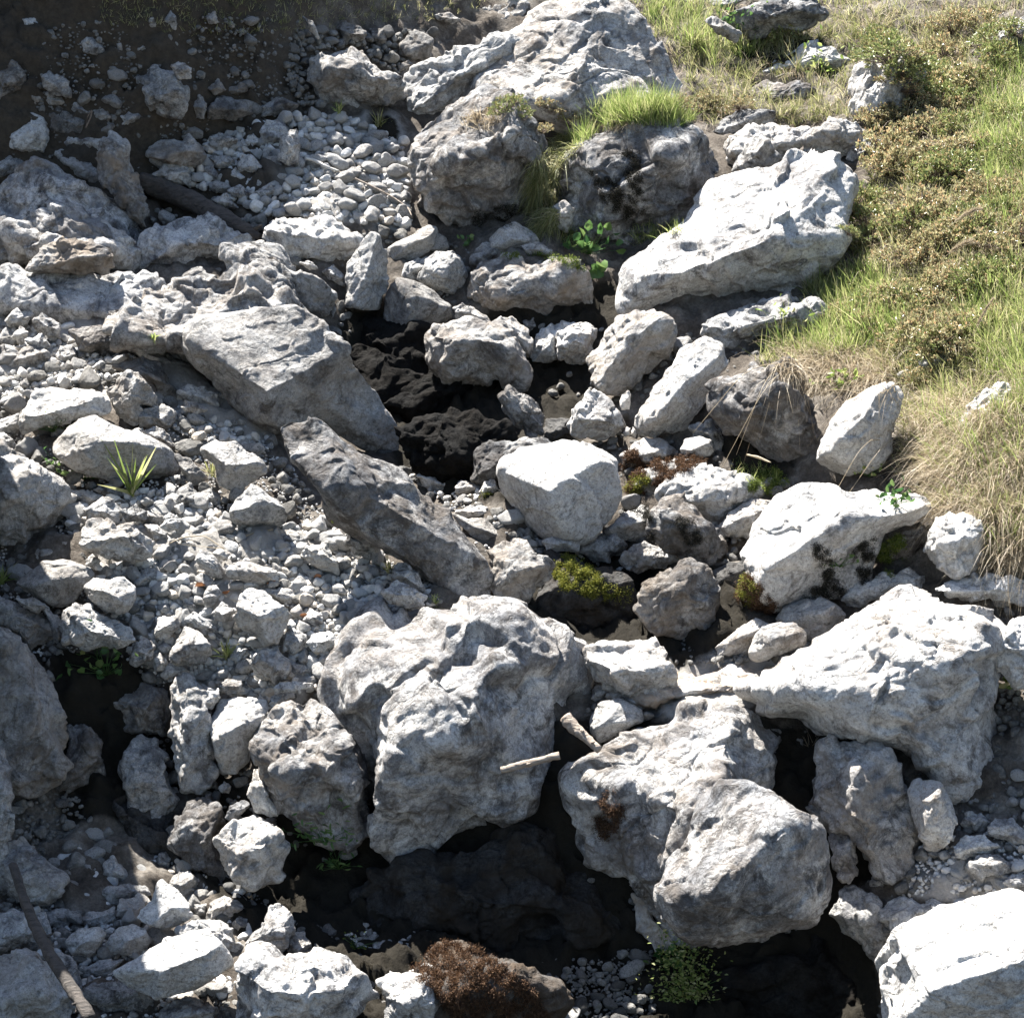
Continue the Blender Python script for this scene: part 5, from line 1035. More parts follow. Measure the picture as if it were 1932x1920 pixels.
def ribbons(P, dirs, length, width, droop, seed, segs=3, gravity=(0, 0, -1)):
    """grass blades: root, direction, length, width and droop per blade"""
    rs = np.random.RandomState(seed)
    n = len(P)
    dirs = dirs / np.linalg.norm(dirs, axis=1)[:, None]
    g = np.array(gravity, float)
    side = np.cross(dirs, rs.normal(size=(n, 3))); side /= np.maximum(np.linalg.norm(side, axis=1), 1e-6)[:, None]
    V = []
    for i in range(segs + 1):
        t = i / segs
        c = P + dirs * (length * t)[:, None] + g * (droop * length * t * t)[:, None]
        w = width * (1 - t ** 1.6) * 0.5 + 0.0002
        V.append(c - side * w[:, None]); V.append(c + side * w[:, None])
    V = np.stack(V, 1)
    f = np.array([[2 * i, 2 * i + 1, 2 * i + 3, 2 * i + 2] for i in range(segs)])
    F = (f[None] + (np.arange(n) * (2 * (segs + 1)))[:, None, None]).reshape(-1, 4)
    return V.reshape(-1, 3), F

def leaves(P, dirs, length, width, seed, fold=0.25):
    """elliptic leaves, folded along the midrib: two quads each"""
    rs = np.random.RandomState(seed)
    n = len(P)
    dirs = dirs / np.linalg.norm(dirs, axis=1)[:, None]
    side = np.cross(dirs, rs.normal(size=(n, 3))); side /= np.maximum(np.linalg.norm(side, axis=1), 1e-6)[:, None]
    up = np.cross(side, dirs)
    L = length[:, None]; W = width[:, None] * .5
    a = P; d = P + dirs * L + up * L * -.12
    l1 = P + dirs * L * .35 - side * W + up * W * fold * 2; l2 = P + dirs * L * .72 - side * W * .8 + up * W * fold
    r1 = P + dirs * L * .35 + side * W + up * W * fold * 2; r2 = P + dirs * L * .72 + side * W * .8 + up * W * fold
    V = np.stack([a, l1, l2, d, r2, r1], 1)
    f = np.array([[0, 1, 2, 3], [0, 3, 4, 5]])
    F = (f[None] + (np.arange(n) * 6)[:, None, None]).reshape(-1, 4)
    return V.reshape(-1, 3), F

def join(parts):
    V, F, b = [], [], 0
    for v, f in parts:
        V.append(v); F.append(f + b); b += len(v)
    return np.vstack(V), np.vstack(F)

def tube(pts, rad, seg=10, seed=0, rough=0.12, caps=True, sub=6):
    pts = np.array(pts, float); rad = np.array(rad, float)
    n = (len(pts) - 1) * sub + 1
    t = np.linspace(0, len(pts) - 1, n)
    # smooth path
    P = np.stack([np.interp(t, np.arange(len(pts)), pts[:, k]) for k in range(3)], 1)
    for _ in range(sub // 2):
        P[1:-1] = (P[:-2] + 2 * P[1:-1] + P[2:]) / 4
    Rr = np.interp(t, np.arange(len(pts)), rad)
    T = np.gradient(P, axis=0); T /= np.linalg.norm(T, axis=1)[:, None]
    ref = np.array((0.1, 0.2, 1.0)); A = np.cross(T, ref); A /= np.linalg.norm(A, axis=1)[:, None]; B = np.cross(T, A)
    an = np.arange(seg) / seg * 2 * math.pi
    V = P[:, None] + (A[:, None] * np.cos(an)[None, :, None] + B[:, None] * np.sin(an)[None, :, None]) * Rr[:, None, None]
    V = V.reshape(-1, 3)
    if rough:
        c = np.repeat(P, seg, 0)
        nn = fbm((V * 1.0 + seed).astype(np.float32), 0.9 / max(rad.mean(), 1e-3), 3)
        V = c + (V - c) * (1 + rough * 2 * nn)[:, None]
    F = []
    for i in range(n - 1):
        for j in range(seg):
            k = (j + 1) % seg
            F.append((i * seg + j, i * seg + k, (i + 1) * seg + k, (i + 1) * seg + j))
    V = np.vstack([V, P[0], P[-1]])
    a, b = len(V) - 2, len(V) - 1
    for j in range(0, seg, 2):
        F.append((a, (j + 2) % seg, j + 1, j)); o = (n - 1) * seg
        F.append((b, o + j, o + j + 1, o + (j + 2) % seg))
    return V, np.array(F)

MPX = lambda D: D * TAN / HALF_X

def grass(name, polys, n, mat, lmm, wmm, seed, label, kind='stuff', category=None, up=(0, 0, 1), spread=0.45, droop=(.05, .4), only=None, clump=6, parent=None, group=None, nw=0.3):
    """blades in little clumps over a region; lengths and widths in metres"""
    rs = np.random.RandomState(seed)
    Ps, Ns = [], []
    for poly, share in polys:
        P, N, _ = sample(poly, max(2, int(n * share / clump)), seed + len(Ps), only)
        if len(P): Ps.append(P); Ns.append(N)
    if not Ps: return None
    P = np.repeat(np.vstack(Ps), clump, 0); N = np.repeat(np.vstack(Ns), clump, 0)
    P = P + rs.normal(size=P.shape) * np.array((.018, .018, .004)) - N * 0.01
    d = np.array(up, float) + N * nw + rs.normal(size=P.shape) * spread
    d = d + np.repeat(rs.normal(size=(len(P) // clump, 3)) * spread * .6, clump, 0)
    L = rs.uniform(lmm[0], lmm[1], len(P)) * np.repeat(rs.uniform(.6, 1.25, len(P) // clump), clump)
    W = rs.uniform(wmm[0], wmm[1], len(P))
    V, F = ribbons(P, d, L, W, rs.uniform(droop[0], droop[1], len(P)), seed)
    c = V.mean(0)
    me = mesh_from(name, V - c, F, True, [mat])
    o = link(name, me, c, kind=kind if kind == 'stuff' else None, label=label, category=category, group=group)
    return o

TURF = ['ground', 'gravel', 'rubble']
BANK = [(1150,-10),(1290,-10),(1932,-10),(1960,1090),(1880,1080),(1760,960),(1700,900),(1690,760),(1620,700),(1560,700),(1420,690),(1500,600),(1540,530),(1600,480),(1640,350),(1640,210),(1560,240),(1400,250),(1330,230),(1300,160),(1240,80)]
HANG = [(1470,660),(1560,690),(1640,700),(1690,760),(1650,760),(1560,720),(1500,720)]
grass('meadow_grass', [(BANK, .8), ([(1520,540),(1932,520),(1932,780),(1700,720),(1440,690)], .2)], 30000, M_GRASS, (.07, .2), (.003, .006), 11,
      'short mixed green grass covering the right bank', only=TURF)
grass('meadow_grass', [([(1860,150),(1932,100),(1950,420),(1880,470),(1830,250)], .3), ([(1540,540),(1660,520),(1720,640),(1600,680),(1480,690),(1440,680)], .35), ([(1800,560),(1950,500),(1950,760),(1860,740)], .2), ([(1730,760),(1960,720),(1960,1050),(1850,1060),(1760,900)], .2), ([(1150,0),(1400,20),(1480,90),(1330,130),(1250,60)], .15)],
      9000, M_LUSH, (.12, .28), (.003, .006), 12, 'longer bright green grass standing among the shrubs of the right bank', only=TURF, spread=.3)
grass('dry_grass', [(BANK, .35), ([(1480,650),(1680,680),(1700,760),(1560,720)], .2), ([(1730,760),(1960,700),(1960,1090),(1800,1080),(1740,940)], .45)], 26000, M_DRY, (.10, .30), (.002, .0042), 13,
      'straw-coloured dry grass matted over the right bank', only=TURF + ['boulder', 'rock'] if False else TURF, spread=.55, droop=(.3, .9), up=(-.15, -.35, .6))
# straw hanging down over the edge of the bank
grass('hanging_straw', [([(1440,655),(1640,690),(1700,745),(1560,740),(1470,705)], .4), ([(1700,780),(1800,740),(1960,760),(1960,1000),(1860,960),(1760,880)], .75)], 3400, M_DRY, (.14, .38), (.0022, .004), 14,
      'long straw hanging over the edge of the right bank', only=TURF + ['boulder', 'rock'], spread=.42, droop=(.3, .8), up=(-.25, -.6, .15), clump=8)
grass('turf_grass', [([(1330,180),(1640,190),(1600,230),(1480,240),(1390,255),(1350,240)], .5), ([(1480,20),(1640,30),(1700,110),(1560,130),(1520,90)], .5)], 3200, M_GRASS, (.03, .09), (.002, .004), 15,
      'short turf between the rocks at the upper right', only=TURF)
grass('shaded_grass', [([(180,-10),(940,-10),(880,25),(720,50),(560,60),(350,70),(200,50)], 1)], 3000, M_GRASS, (.035, .08), (.002, .004), 16,
      'dark grass growing along the shaded top of the earth bank', only=TURF)
# the cap of the speckled boulder
grass('grass_tuft', [([(1070,268),(1110,225),(1170,200),(1240,195),(1310,225),(1290,240),(1240,238),(1190,236),(1130,250),(1090,275)], 1)], 4200, M_LUSH, (.10, .26), (.002, .0045), 17,
      'thick bright grass growing on top of the black-speckled boulder', kind='thing', category='grass tuft', spread=.3, only=None)
grass('grass_tuft', [([(1010,300),(1045,262),(1080,250),(1095,275),(1062,300),(1050,350),(1052,430),(1020,440),(1005,380)], 1)], 3600, M_GRASS, (.10, .24), (.003, .005), 18,
      'grass mat hanging down the left side of the black-speckled boulder', kind='thing', category='grass tuft', up=(-.35, -.6, .0), droop=(.3, .9), spread=.35, only=None)
grass('grass_tuft', [([(1100,232),(1180,222),(1210,232),(1150,245)], 1)], 420, M_DRY, (.05, .12), (.002, .004), 19,
      'brown dead grass fringe under the green cap of the black-speckled boulder', kind='thing', category='grass tuft', up=(0, -.8, -.1), spread=.5, only=None)
grass('grass_tuft', [([(870,225),(930,205),(950,225),(920,245),(880,245)], 1)], 420, M_DRY, (.06, .13), (.002, .004), 20,
      'small dry grass tuft on the shoulder of the big cracked boulder', kind='thing', category='grass tuft', up=(0, -.3, .5), spread=.5, only=None)
grass('grass_tuft', [([(1050,432),(1110,440),(1130,470),(1090,475),(1055,465)], 1)], 420, M_LUSH, (.05, .12), (.002, .0045), 21,
      'green grass between the speckled boulder and the white-topped boulder', kind='thing', category='grass tuft', spread=.4, only=None)
grass('grass_tuft', [([(1190,430),(1270,418),(1295,430),(1250,455),(1195,465)], 1)], 380, M_LUSH, (.07, .16), (.002, .0045), 22,
      'thin bright grass at the right foot of the speckled boulder', kind='thing', category='grass tuft', spread=.4, only=None)
grass('grass_tuft', [([(1390,870),(1440,880),(1470,905),(1430,915),(1385,890)], 1)], 380, M_LUSH, (.03, .08), (.002, .004), 23,
      'short green grass behind the pale square-shouldered rock', kind='thing', category='grass tuft', spread=.4, only=None)

def tuft(x, y, n, lpx, wpx, mat, seed, label, spread=.3, droop=(.0, .3), up=(0, -.1, 1), name='grass_tuft', category='grass tuft', base=.01):
    h = cast(x, y)
    rs = np.random.RandomState(seed)
    D = h[0] @ FWD; m = MPX(D)
    P = np.repeat(h[0][None], n, 0) + rs.normal(size=(n, 3)) * base
    d = np.array(up) + rs.normal(size=(n, 3)) * spread
    V, F = ribbons(P, d, rs.uniform(.5, 1, n) * lpx * m, rs.uniform(.6, 1, n) * wpx * m, rs.uniform(droop[0], droop[1], n), seed, 5)
    return link(name, mesh_from(name, V - h[0], F, True, [mat]), h[0], label=label, category=category)

tuft(250, 930, 18, 135, 7, M_LUSH, 31, 'bright tuft of sword-shaped leaves in front of the large domed boulder', .34, (0, .15))
tuft(628, 985, 9, 70, 4, M_LUSH, 32, 'thin green tuft against the slanting grey boulder', .2, (0, .15))
tuft(428, 1238, 30, 55, 4, M_LUSH, 33, 'little green tuft right of the tall grey stone', .4)
tuft(735, 1080, 34, 45, 2.5, M_GRASS, 34, 'fine grass tuft beside the pitted grey rock', .45)
tuft(400, 895, 20, 40, 3, M_GRASS, 35, 'dim fine plant in the gap right of the domed boulder', .6)
tuft(5, 1100, 20, 55, 5, M_LUSH, 36, 'narrow green leaves sprouting at the left edge', .5)
tuft(820, 1140, 22, 28, 4, M_LUSH, 37, 'tiny green sprout at the ledge boulder\'s top edge', .6)
tuft(715, 238, 30, 40, 4, M_GRASS, 38, 'small green tuft in shade right of the lone angular boulder', .5)
tuft(640, 212, 26, 32, 3.5, M_LUSH, 39, 'small sunny tuft below the lone angular boulder', .5)
tuft(290, 640, 14, 22, 4, M_LUSH, 40, 'tiny bright plant on the shoulder of the long pale slab', .7)
tuft(1528, 1405, 12, 45, 3, M_DRY, 41, 'withered tuft in the notch above the upright streaky slab', .5)

# long dry stalks arching down to the creek
rs = np.random.RandomState(77)
for k, (x0, y0, dx, dy, ln) in enumerate([(1500,690,-150,200,250),(1520,690,-110,230,250),(1540,700,-60,200,220),(1480,690,-180,130,220),(1600,720,-20,190,200),(1660,830,-120,140,200),
                                          (1560,700,-90,170,200),(1720,820,-160,150,220),(1780,870,-150,120,210),(1470,700,-90,160,190),(1640,720,-130,190,220)]):
    h = cast(x0, y0)
    m = MPX(h[0] @ FWD)
    a = h[0]; e = a + (RGT * dx - UPV * dy) * m - FWD * .25
    mid = (a + e) / 2 + UPV * 45 * m - FWD * .2
    V, F = tube([a, a * .6 + mid * .4 + UPV * .03, mid, mid * .45 + e * .55, e], [.0022, .002, .0018, .0014, .0008], 4, 0, 0, sub=3)
    link('grass_stalk', mesh_from('grass_stalk', V - a, F, True, [M_DRY]), a, label='long dry stalk arching from the right bank over the black-veined boulder',
         category='grass stalk', group='dry stalks arching down from the bank')

def plume(x, y, dx, dy, label, w=9):
    h = cast(x, y); m = MPX(h[0] @ FWD - .3)
    a = h[0]; tip = a + (RGT * dx - UPV * dy) * m - FWD * .25
    p1 = a * .5 + tip * .5 + UPV * 14 * m - FWD * .08
    V, F = tube([a, a * .6 + p1 * .4, p1, tip], [.0015, .0014, .0012, .0007], 5, 0, 0, sub=4)
    o = link('seed_head', mesh_from('stem', V - a, F, True, [M_DRY]), a, label=label, category='grass seed head')
    rs = np.random.RandomState(int(x))
    n = 520
    t = rs.uniform(0, 1, n)
    P = p1[None] * (1 - t)[:, None] + tip[None] * t[:, None] + (UPV * 10 * m)[None] * (4 * t * (1 - t))[:, None] * .4
    ax = tip - p1
    d = ax / np.linalg.norm(ax) + rs.normal(size=(n, 3)) * .33
    V, F = ribbons(P, d, rs.uniform(.6, 1, n) * w * 1.6 * m, np.full(n, .0016), np.zeros(n), 5, 2)
    link('bristles', mesh_from('bristles', V - a, F, True, [M_DRY]), (0, 0, 0), o)
plume(1745, 475, 85, -70, 'straw seed head arching over the shrubs, upper one of the pair')
plume(1740, 530, 75, -65, 'straw seed head arching over the shrubs, lower one of the pair')
plume(1640, 330, 130, -45, 'horizontal straw plume above the right end of the huge pale slab')
plume(1800, 700, 55, -130, 'upright straw plume among the green grass at the right', 6)

# dwarf shrubs
def shrub_parts(seed, R, tips=70, col=None, leaf=(.014, .024), flat=.7):
    rs = np.random.RandomState(seed)
    tw, P, Dd, LL = [], [], [], []
    for i in range(tips):
        a = rs.uniform(0, 6.283); e = math.acos(rs.uniform(.05, 1))
        d = np.array((math.cos(a) * math.sin(e), math.sin(a) * math.sin(e), math.cos(e) * flat))
        r = R * rs.uniform(.6, 1.1)
        tip = d * r; mid = tip * .5 + rs.normal(size=3) * R * .1
        if i % 2 == 0:
            tw.append(tube([np.zeros(3), mid, tip], [.0035, .0022, .0012], 4, 0, 0, sub=2))
        for k in range(rs.randint(8, 15)):
            s = rs.uniform(.0, .35) ** 1.3
            P.append(tip * (1 - s) + mid * s + rs.normal(size=3) * .006)
            q = tip / (np.linalg.norm(tip) + 1e-6) * .7 + rs.normal(size=3) * .7 + np.array((0, 0, .3))
            Dd.append(q); LL.append(rs.uniform(*leaf))
    P, Dd, LL = map(np.array, (P, Dd, LL))
    return leaves(P, Dd, LL, LL * .42, seed), join(tw)

M_LEAF2 = leaf_material('shrub_leaf_green', ((0.10, 0.13, 0.04), (0.20, 0.24, 0.08), (0.30, 0.33, 0.14), (0.34, 0.24, 0.12)), 0.3, 0.35)
SH = {}
for k in range(5):
    lv, tw = shrub_parts(900 + k, .19, 120)
    SH[k] = (mesh_from('foliage', *lv, True, [M_LEAF if k < 3 else M_LEAF2]), mesh_from('twigs', *tw, True, [M_TWIG]))
def shrub(x, y, rpx, k, label, group=None, name='dwarf_shrub', category='shrub'):
    h = cast(x, y + rpx * .5)
    m = MPX(h[0] @ FWD)
    e = bpy.data.objects.new(name, None); C.objects.link(e)
    e.location = h[0] - h[1] * .01; s = rpx * m / .19 * 1.3
    q_ = .85 + ((x * 13 + y * 7) % 10) * .035
    e.scale = (s * q_, s * (1.9 - q_), s * (.7 + ((x * 3 + y) % 7) * .08)); e.rotation_euler = (-.35, 0, (x * 7 + y) % 6.28)
    e['label'] = label; e['category'] = category
    if group: e['group'] = group
    for nm, me in (('foliage', SH[k][0]), ('twigs', SH[k][1])):
        link(nm, me, (0, 0, 0), e)
    return e
spots = [(1700,150,45),(1780,90,50),(1850,35,40),(1835,150,50),(1905,110,40),(1655,205,36),(1740,230,50),(1690,290,48),(1780,320,58),(1850,290,45),(1650,365,40),(1720,390,62),(1805,410,62),(1890,390,46),
         (1640,440,42),(1705,480,60),(1790,510,62),(1880,500,44),(1625,530,38),(1725,570,55),(1820,600,50),(1640,600,34),(1900,590,40),(1750,130,42),(1890,210,40),(1670,545,42),(1760,450,50),(1850,350,45),(1600,430,25),(1760,650,40)]
rs = np.random.RandomState(5)
for _ in range(75):
    x_, y_ = rs.uniform(1600, 1940), rs.uniform(40, 660)
    if x_ > 1990 - y_ * .6 + 200 or (x_ - 1600) < (y_ < 330) * 60: continue
    spots.append((x_, y_, rs.uniform(38, 58)))
for i, (x, y, r) in enumerate(spots):
    zy = ('at the very top of the right bank', 'high on the right bank beside the turf rocks', 'beside the upper end of the huge pale slab', 'right of the middle of the huge pale slab', 'above the grey ledge below the slab', 'at the lower rim of the shrub thicket')[min(int(y / 112), 5)]
    zx = 'leftmost column' if x < 1700 else 'middle column' if x < 1800 else 'right edge'
    shrub(x, y, r, i % 5, ('small ' if r < 44 else 'broad ') + ('brown' if i % 5 < 3 else 'green') + ' dwarf shrub ' + zy + ', ' + zx, 'dwarf shrubs of the right bank')
shrub(1745, 700, 36, 0, 'reddish dwarf shrub above the straw of the right bank')
shrub(1705, 760, 26, 3, 'small shrub hanging beside the smooth half-sunk pale boulder')
shrub(1280, 190, 30, 0, 'brown dwarf shrub right behind the grass-capped boulder')
shrub(1335, 185, 32, 1, 'brown shrub right of the top massif at the edge of the turf')
shrub(1395, 195, 28, 2, 'brown shrub left of the mottled rock in the turf')
shrub(960, 190, 30, 3, 'leafy green shrublet on the front of the top massif')
shrub(985, 215, 24, 4, 'leafy green shrublet lower on the front of the top massif')
shrub(1035, 195, 26, 1, 'brownish shrublet at the middle of the top massif\'s foot')
shrub(1075, 215, 22, 0, 'brownish shrublet left of the green grass cap')
shrub(1020, 240, 22, 2, 'dark shrublet in the cleft above the cracked boulder')
shrub(1480, 60, 30, 3, 'low green shrublet under the narrow slab at the upper right')
shrub(1655, 85, 36, 3, 'mossy green shrublet mound at the upper right')
shrub(1715, 95, 26, 0, 'red-brown shrublet mound at the upper right')

# broad-leaved herbs
def herb(x, y, n, lpx, spread_px, label, seed, mat=None, wr=.75, hpx=None, name='leafy_plant', category='plant', up=.6):
    h = cast(x, y); m = MPX(h[0] @ FWD); rs = np.random.RandomState(seed)
    if hpx is None: hpx = spread_px
    a = h[0]
    root = bpy.data.objects.new(name, None); C.objects.link(root); root.location = a
    root['label'] = label; root['category'] = category
    off = (RGT[None] * rs.normal(size=(n, 1)) * spread_px * .5 + np.array((0, 0, 1.)) * np.abs(rs.normal(size=(n, 1))) * hpx * .6) * m - FWD[None] * rs.uniform(0.01, spread_px * .5 * m + .01, (n, 1))
    d = np.stack([rs.normal(size=n), -rs.uniform(.1, 1, n), rs.normal(size=n) * .5 + up], 1)
    ln = rs.uniform(.6, 1, n) * lpx * m
    V, F = leaves(off, d, ln, ln * wr, seed, .15)
    link('leaves', mesh_from('leaves', V, F, True, [mat or M_BROAD]), (0, 0, 0), root)
    st = [tube([np.zeros(3), off[i] * .5 + np.array((0, 0, .01)), off[i]], [.0018, .0014, .001], 4, 0, 0, sub=2) for i in range(0, n, max(1, n // 14))]
    link('stems', mesh_from('stems', *join(st), True, [M_BROAD]), (0, 0, 0), root)
herb(1110, 480, 26, 24, 55, 'broad-leaved plant growing where the white-topped boulder meets the creek', 51)
herb(1125, 520, 7, 30, 22, 'round drooping leaves below the broad-leaved plant', 52, wr=.9, up=0)
herb(158, 905, 26, 15, 45, 'small round-leaved plant left of the sword-shaped tuft', 53)
herb(105, 880, 12, 11, 22, 'yellow-flecked sprig left of the round-leaved plant', 54)
herb(100, 815, 22, 9, 45, 'fine sprig under the white sloping slab', 55, wr=.35)
herb(200, 1275, 34, 22, 60, 'dark leafy weed in the shaded gap at the left', 56)
herb(185, 1245, 5, 20, 26, 'pair of bright seedling leaves above the dark weed', 57, M_LUSH, .8)
herb(612, 1590, 60, 22, 62, 'sprig with narrow pale leaves glowing in the shade left of the ledge boulder', 58, M_BROAD, .28, 60)
herb(640, 1640, 26, 20, 34, 'lower sprig with narrow leaves in the shade', 59, M_BROAD, .28, 30)
herb(1905, 1300, 70, 26, 60, 'bright ferny plant at the right edge beside the enormous white boulder', 60, M_LUSH, .4, 60)
herb(1290, 1885, 900, 10, 56, 'bright green herb clump under the big round boulder', 61, M_LUSH, .5, 120)
herb(1265, 1820, 30, 24, 34, 'pale round leaves above the bright herb clump', 62, M_BROAD, .8)
herb(1640, 900, 22, 14, 30, 'green herb at the foot of the smooth half-sunk boulder', 63, M_LUSH, .5)
herb(1585, 975 + 95, 24, 14, 28, 'pale herb on the edge of the great lit boulder', 64, M_BROAD, .6)
herb(1490, 615, 30, 16, 44, 'light green herb on the grey ledge below the huge pale slab', 65, M_LUSH, .4)
herb(670, 1790, 40, 6, 30, 'little white-flowered plant at the bottom edge', 66, M_MOSS_G, .5)
herb(1400, 60, 60, 12, 50, 'small leafy herbs in the turf left of the overhanging block', 67, M_BROAD, .6)
herb(1545, 140, 40, 14, 40, 'leafy herb beside the low white rock in the turf', 68, M_LUSH, .6)
herb(880, 462, 10, 14, 14, 'tiny herb in the gap under the cracked boulder', 69, M_BROAD, .7)
herb(1600, 735, 40, 18, 50, 'green herb at the lip of the right bank', 70, M_LUSH, .5)
herb(1690, 955, 30, 18, 40, 'herb hanging at the end of the great lit boulder', 71, M_BROAD, .6)

# moss: cushions that belong to the rock they grow on
def moss(poly, n, mat, seed, lpx=5, only=('boulder', 'rock', 'stone')):
    P, N, O = sample(poly, n, seed, only, 17)
    if not len(P): return
    names = {}
    for o in O: names[o.name] = names.get(o.name, 0) + 1
    for nm, cnt in names.items():
        if cnt < 12: continue
        ob = bpy.data.objects[nm]
        sel = np.array([o.name == nm for o in O])
        p, nn_ = P[sel], N[sel]
        rs = np.random.RandomState(seed)
        q = np.repeat(p, 16, 0); q = q + rs.normal(size=q.shape) * .011
        d = np.repeat(nn_, 16, 0) + rs.normal(size=q.shape) * .6
        m = MPX(p[0] @ FWD)
        V, F = ribbons(q, d, rs.uniform(.6, 1.3, len(q)) * lpx * .75 * m, np.full(len(q), 1.3 * m), np.zeros(len(q)), seed, 2)
        V = V - np.array(ob.location)
        link('moss', mesh_from('moss', V, F, True, [mat]), (0, 0, 0), ob)
moss([(1180,925),(1200,890),(1240,862),(1310,855),(1330,872),(1290,890),(1240,915),(1200,945)], 900, M_MOSS_B, 81)
moss([(1180,925),(1195,900),(1230,900),(1210,940)], 200, M_MOSS_Y, 82)
moss([(1040,1080),(1060,1050),(1100,1055),(1140,1100),(1145,1130),(1100,1120),(1060,1110)], 900, M_MOSS_Y, 83)
moss([(1135,1100),(1190,1110),(1200,1140),(1150,1130)], 60, M_MOSS_Y, 84)
moss([(1390,1120),(1410,1080),(1440,1110),(1470,1150),(1440,1170),(1400,1160)], 600, M_MOSS_B, 85)
moss([(1390,1120),(1410,1080),(1430,1110),(1410,1150)], 250, M_MOSS_Y, 86)
moss([(1405,910),(1460,880),(1485,910),(1460,935),(1420,930)], 400, M_MOSS_G, 87, only=None)
moss([(1120,1540),(1150,1490),(1185,1495),(1170,1560),(1140,1590)], 420, M_MOSS_B, 88)
moss([(1165,860),(1200,850),(1215,880),(1180,890)], 260, M_MOSS_B, 89)
moss([(775,1830),(830,1775),(900,1790),(960,1830),(1010,1870),(1040,1925),(860,1925),(820,1870)], 2200, M_MOSS_B, 90, 7)
moss([(1640,1040),(1700,1010),(1720,1060),(1680,1090)], 300, M_MOSS_G, 91)
moss([(850,925),(930,930),(950,945),(900,955),(855,948)], 160, M_MOSS_Y, 92)
moss([(930,480),(1140,470),(1150,500),(1100,510),(1050,495)], 200, M_MOSS_G, 93)

moss([(1114,322),(1142,328),(1190,372),(1218,395),(1192,425),(1150,392),(1124,357)], 700, M_CRUST, 94, 2.6)
moss([(1172,282),(1206,288),(1218,385),(1192,390)], 500, M_CRUST, 95, 2.6)
moss([(1530,1015),(1562,1038),(1575,1085),(1600,1122),(1515,1125),(1546,1090),(1538,1050)], 700, M_CRUST, 96, 2.6)
moss([(1608,1038),(1652,1002),(1642,1080),(1622,1115)], 500, M_CRUST, 97, 2.6)
moss([(1172,968),(1224,944),(1236,1018),(1222,1018),(1214,972),(1180,978)], 420, M_CRUST, 98, 2.6)
moss([(1270,975),(1310,985),(1325,1020),(1300,1030),(1285,1000)], 320, M_CRUST, 99, 2.6)
moss([(1345,820),(1420,850),(1500,900),(1470,880),(1390,880)], 260, M_CRUST, 100, 2.6)
moss([(900,395),(1000,380),(960,430),(880,430)], 300, M_CRUST, 101, 2.2)

# wood
def stick(name, pts, rpx, mat, label, cat, seg=12, z=0.0, seed=3, depth=None, rough=.14, parent=None):
    P = []
    for (x, y) in pts:
        D = float(ground_depth(x, y)) - z if depth is None else depth
        P.append(direction(x, y) * D)
    m = MPX(P[0] @ FWD)
    V, F = tube(P, [r * m for r in rpx], seg, seed, rough)
    if name in ('stick', 'pole', 'log'):
        rs = np.random.RandomState(len(label)); more = [(V, F)]
        for q_ in range(2 if name == 'stick' else 4):
            k_ = rs.randint(1, len(P) - 1); ax_ = (P[k_ + 1] - P[k_]); ax_ = ax_ / np.linalg.norm(ax_)
            dr = np.cross(ax_, rs.normal(size=3)); dr = dr / np.linalg.norm(dr) * .8 + ax_ * .5
            r0 = rpx[k_] * m * .42; ln = r0 * rs.uniform(3, 7); o0 = P[k_] * .6 + P[k_ + 1] * .4
            more.append(tube([o0, o0 + dr * ln * .5, o0 + dr * ln + rs.normal(size=3) * ln * .12], [r0, r0 * .8, r0 * .35], 8, seed, .15))
        V, F = join(more)
    a = P[0]
    return link(name, mesh_from(name, V - a, F, True, [mat]), a, label=label, category=cat)
s = lambda t, pts: [tuple(p) for p in sheet(t, pts)]
stick('log', s('A', [(760,985),(900,1040),(1060,1110),(1220,1190),(1340,1260),(1430,1300)]), [16, 20, 19, 17, 13, 7], M_LOG, 'dark weathered log lying between the brown slab and the white boulder', 'log', 20, .12)
stick('twig', s('B', [(0,935),(100,975),(250,1045),(330,1090),(400,1140),(420,1185)]), [2.4, 2.2, 2, 1.8, 1.5, 1], M_DRIFT, 'thin grey twig lying down the right side of the gravel fan', 'twig', 6, .14)
stick('twig', s('A', [(1675,868),(1730,880),(1790,915),(1860,938)]), [3.2, 3.6, 3, 2], M_WHITE_WOOD, 'bleached white twig on top of the gravel fan', 'twig', 6, .16)
stick('stick', s('H', [(910,562),(1000,538),(1110,510),(1230,480)]), [6.5, 7, 7, 7.5], M_DRIFT, 'short broken stick lying across the gap right of the ledge boulder', 'stick', 12, .62)
stick('stick', s('H', [(1262,270),(1310,330),(1370,380),(1450,450)]), [12, 12, 9, 8], M_DRIFT, 'thick broken branch stub standing right of the ledge boulder', 'stick', 12, .56)
stick('pole', s('G', [(70,1080),(125,1250),(185,1400),(290,1600),(400,1770),(500,1930)]), [8, 9, 10, 11, 11, 11], M_LOG, 'dark pole leaning across the lower left corner in shade', 'pole', 12, .95)
stick('twig', s('D', [(930,1140),(1000,1108),(1120,1095),(1230,1170)]), [1.2, 1.2, 1, .8], M_DRY, 'thin bent twig across the top of the scree', 'twig', 5, .15)
stick('twig', s('D', [(1350,1100),(1420,1070),(1500,1065)]), [1.2, 1.1, .8], M_DRY, 'thin straw-coloured twig at the shaded top of the scree', 'twig', 5, .13)
stick('twig', s('A', [(470,700),(500,640),(505,600),(480,640)]), [1.6, 1.5, 1.3, 1], M_TWIG, 'curled dark twig standing at the foot of the shaded bank', 'twig', 5, .3)
stick('twig', s('F', [(400,655),(470,668),(530,697)]), [2, 1.8, 1.2], M_DRY, 'dry twig lying over the turf below the black-veined boulder', 'twig', 5, .35)

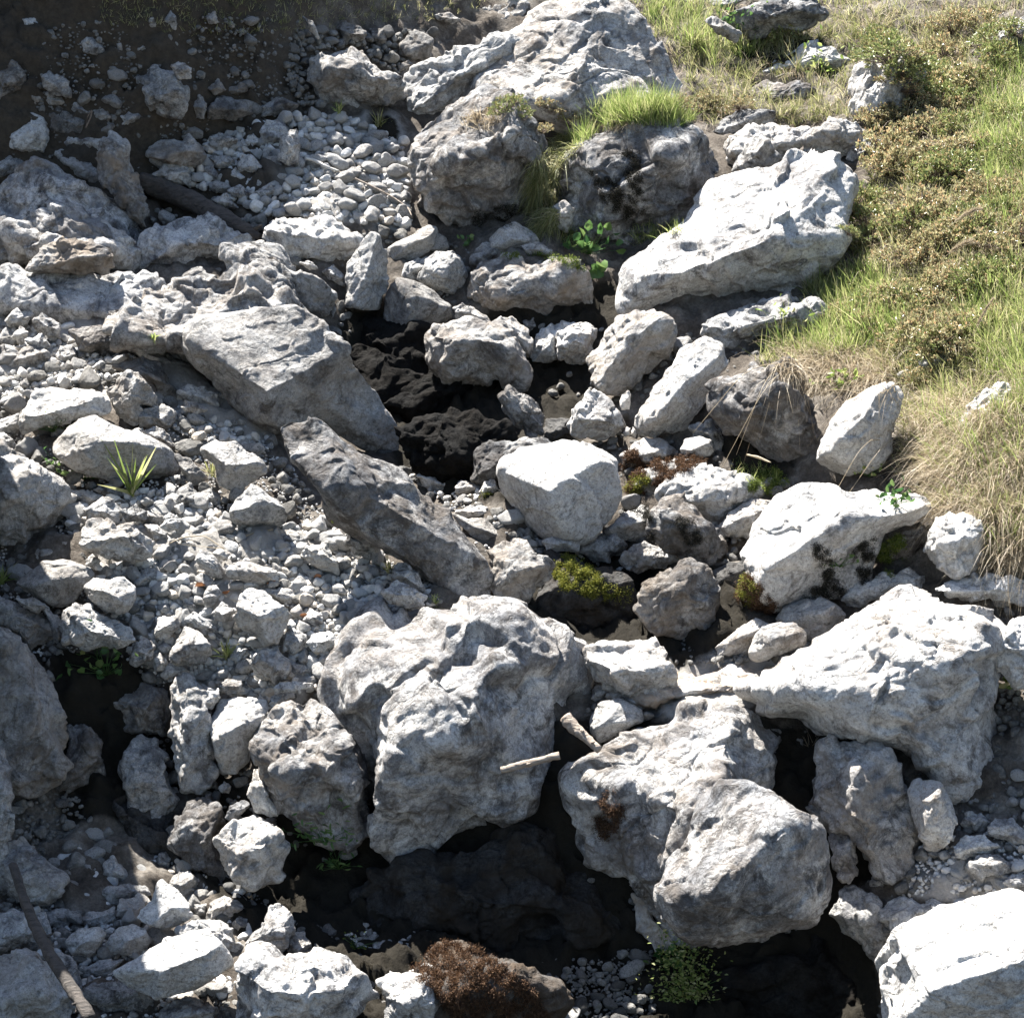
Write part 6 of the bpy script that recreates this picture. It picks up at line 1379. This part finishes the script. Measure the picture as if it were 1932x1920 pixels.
# fallen leaves on the scree
M_DEAD = leaf_material('dead_leaf', ((0.16, 0.07, 0.03), (0.26, 0.11, 0.05), (0.30, 0.17, 0.09)), .2, .6)
for (tx, ty, lp, lab) in ((1075,1380,26,'brown curled leaf left of the egg-shaped pale stone'),(1222,1412,16,'brown leaf right of the egg-shaped pale stone'),(1470,1362,22,'reddish leaf on the long flat pale rock'),
                          (1645,1532,16,'reddish leaf above the rounded white stone of the scree'),(1722,1322,18,'tan leaf at the right side of the scree'),(850,1660,12,'dark red leaf beside the white knobby stone')):
    (x, y), = s('D', [(tx, ty)])
    h = cast(x, y); m = MPX(h[0] @ FWD)
    V, F = leaves(np.zeros((1, 3)), np.array([[1.0, -.3, .25]]), np.array([lp * m]), np.array([lp * m * .5]), int(tx), .3)
    link('fallen_leaf', mesh_from('fallen_leaf', V, F, True, [M_DEAD]), h[0] + h[1] * .012, label=lab, category='leaf')

# the little stream: a still dark pool and the thin sheet running off it
def water_material():
    m, nt, b = nodes('stream_water')
    t = NT(nt); tc = t.n('ShaderNodeTexCoord')
    b.inputs['Base Color'].default_value = (0.75, 0.8, 0.78, 1)
    b.inputs['Roughness'].default_value = 0.04; b.inputs['IOR'].default_value = 1.33; b.inputs['Transmission Weight'].default_value = 1.0
    bp = t.n('ShaderNodeBump'); bp.inputs['Strength'].default_value = .5; bp.inputs['Distance'].default_value = .02
    t.l(t.noise(tc.outputs['Object'], 14, 3, .5, .5), bp.inputs['Height']); t.l(bp.outputs[0], b.inputs['Normal'])
    return m
cx, cy = 1210, 1200
D0 = float(ground_depth(cx, cy))
pc = direction(cx, cy) * (D0 + .25)
an = np.linspace(0, 2 * math.pi, 40, endpoint=False)
ring = np.stack([np.cos(an) * .62 * (1 + .12 * np.sin(3 * an)), np.sin(an) * .32 * (1 + .1 * np.cos(2 * an)), np.zeros(40)], 1)
ring2 = ring * .5
Vw = np.vstack([ring, ring2, [[0, 0, 0]]])
Fw = [(i, (i + 1) % 40, 40 + (i + 1) % 40, 40 + i) for i in range(40)] + [(40 + i, 40 + (i + 1) % 40, 40 + (i + 2) % 40, 80) for i in range(0, 40, 2)]
link('water', mesh_from('water', Vw, Fw, True, [water_material()]), pc + np.array((0, 0, .06)), kind='structure', label='small dark pool of the creek')
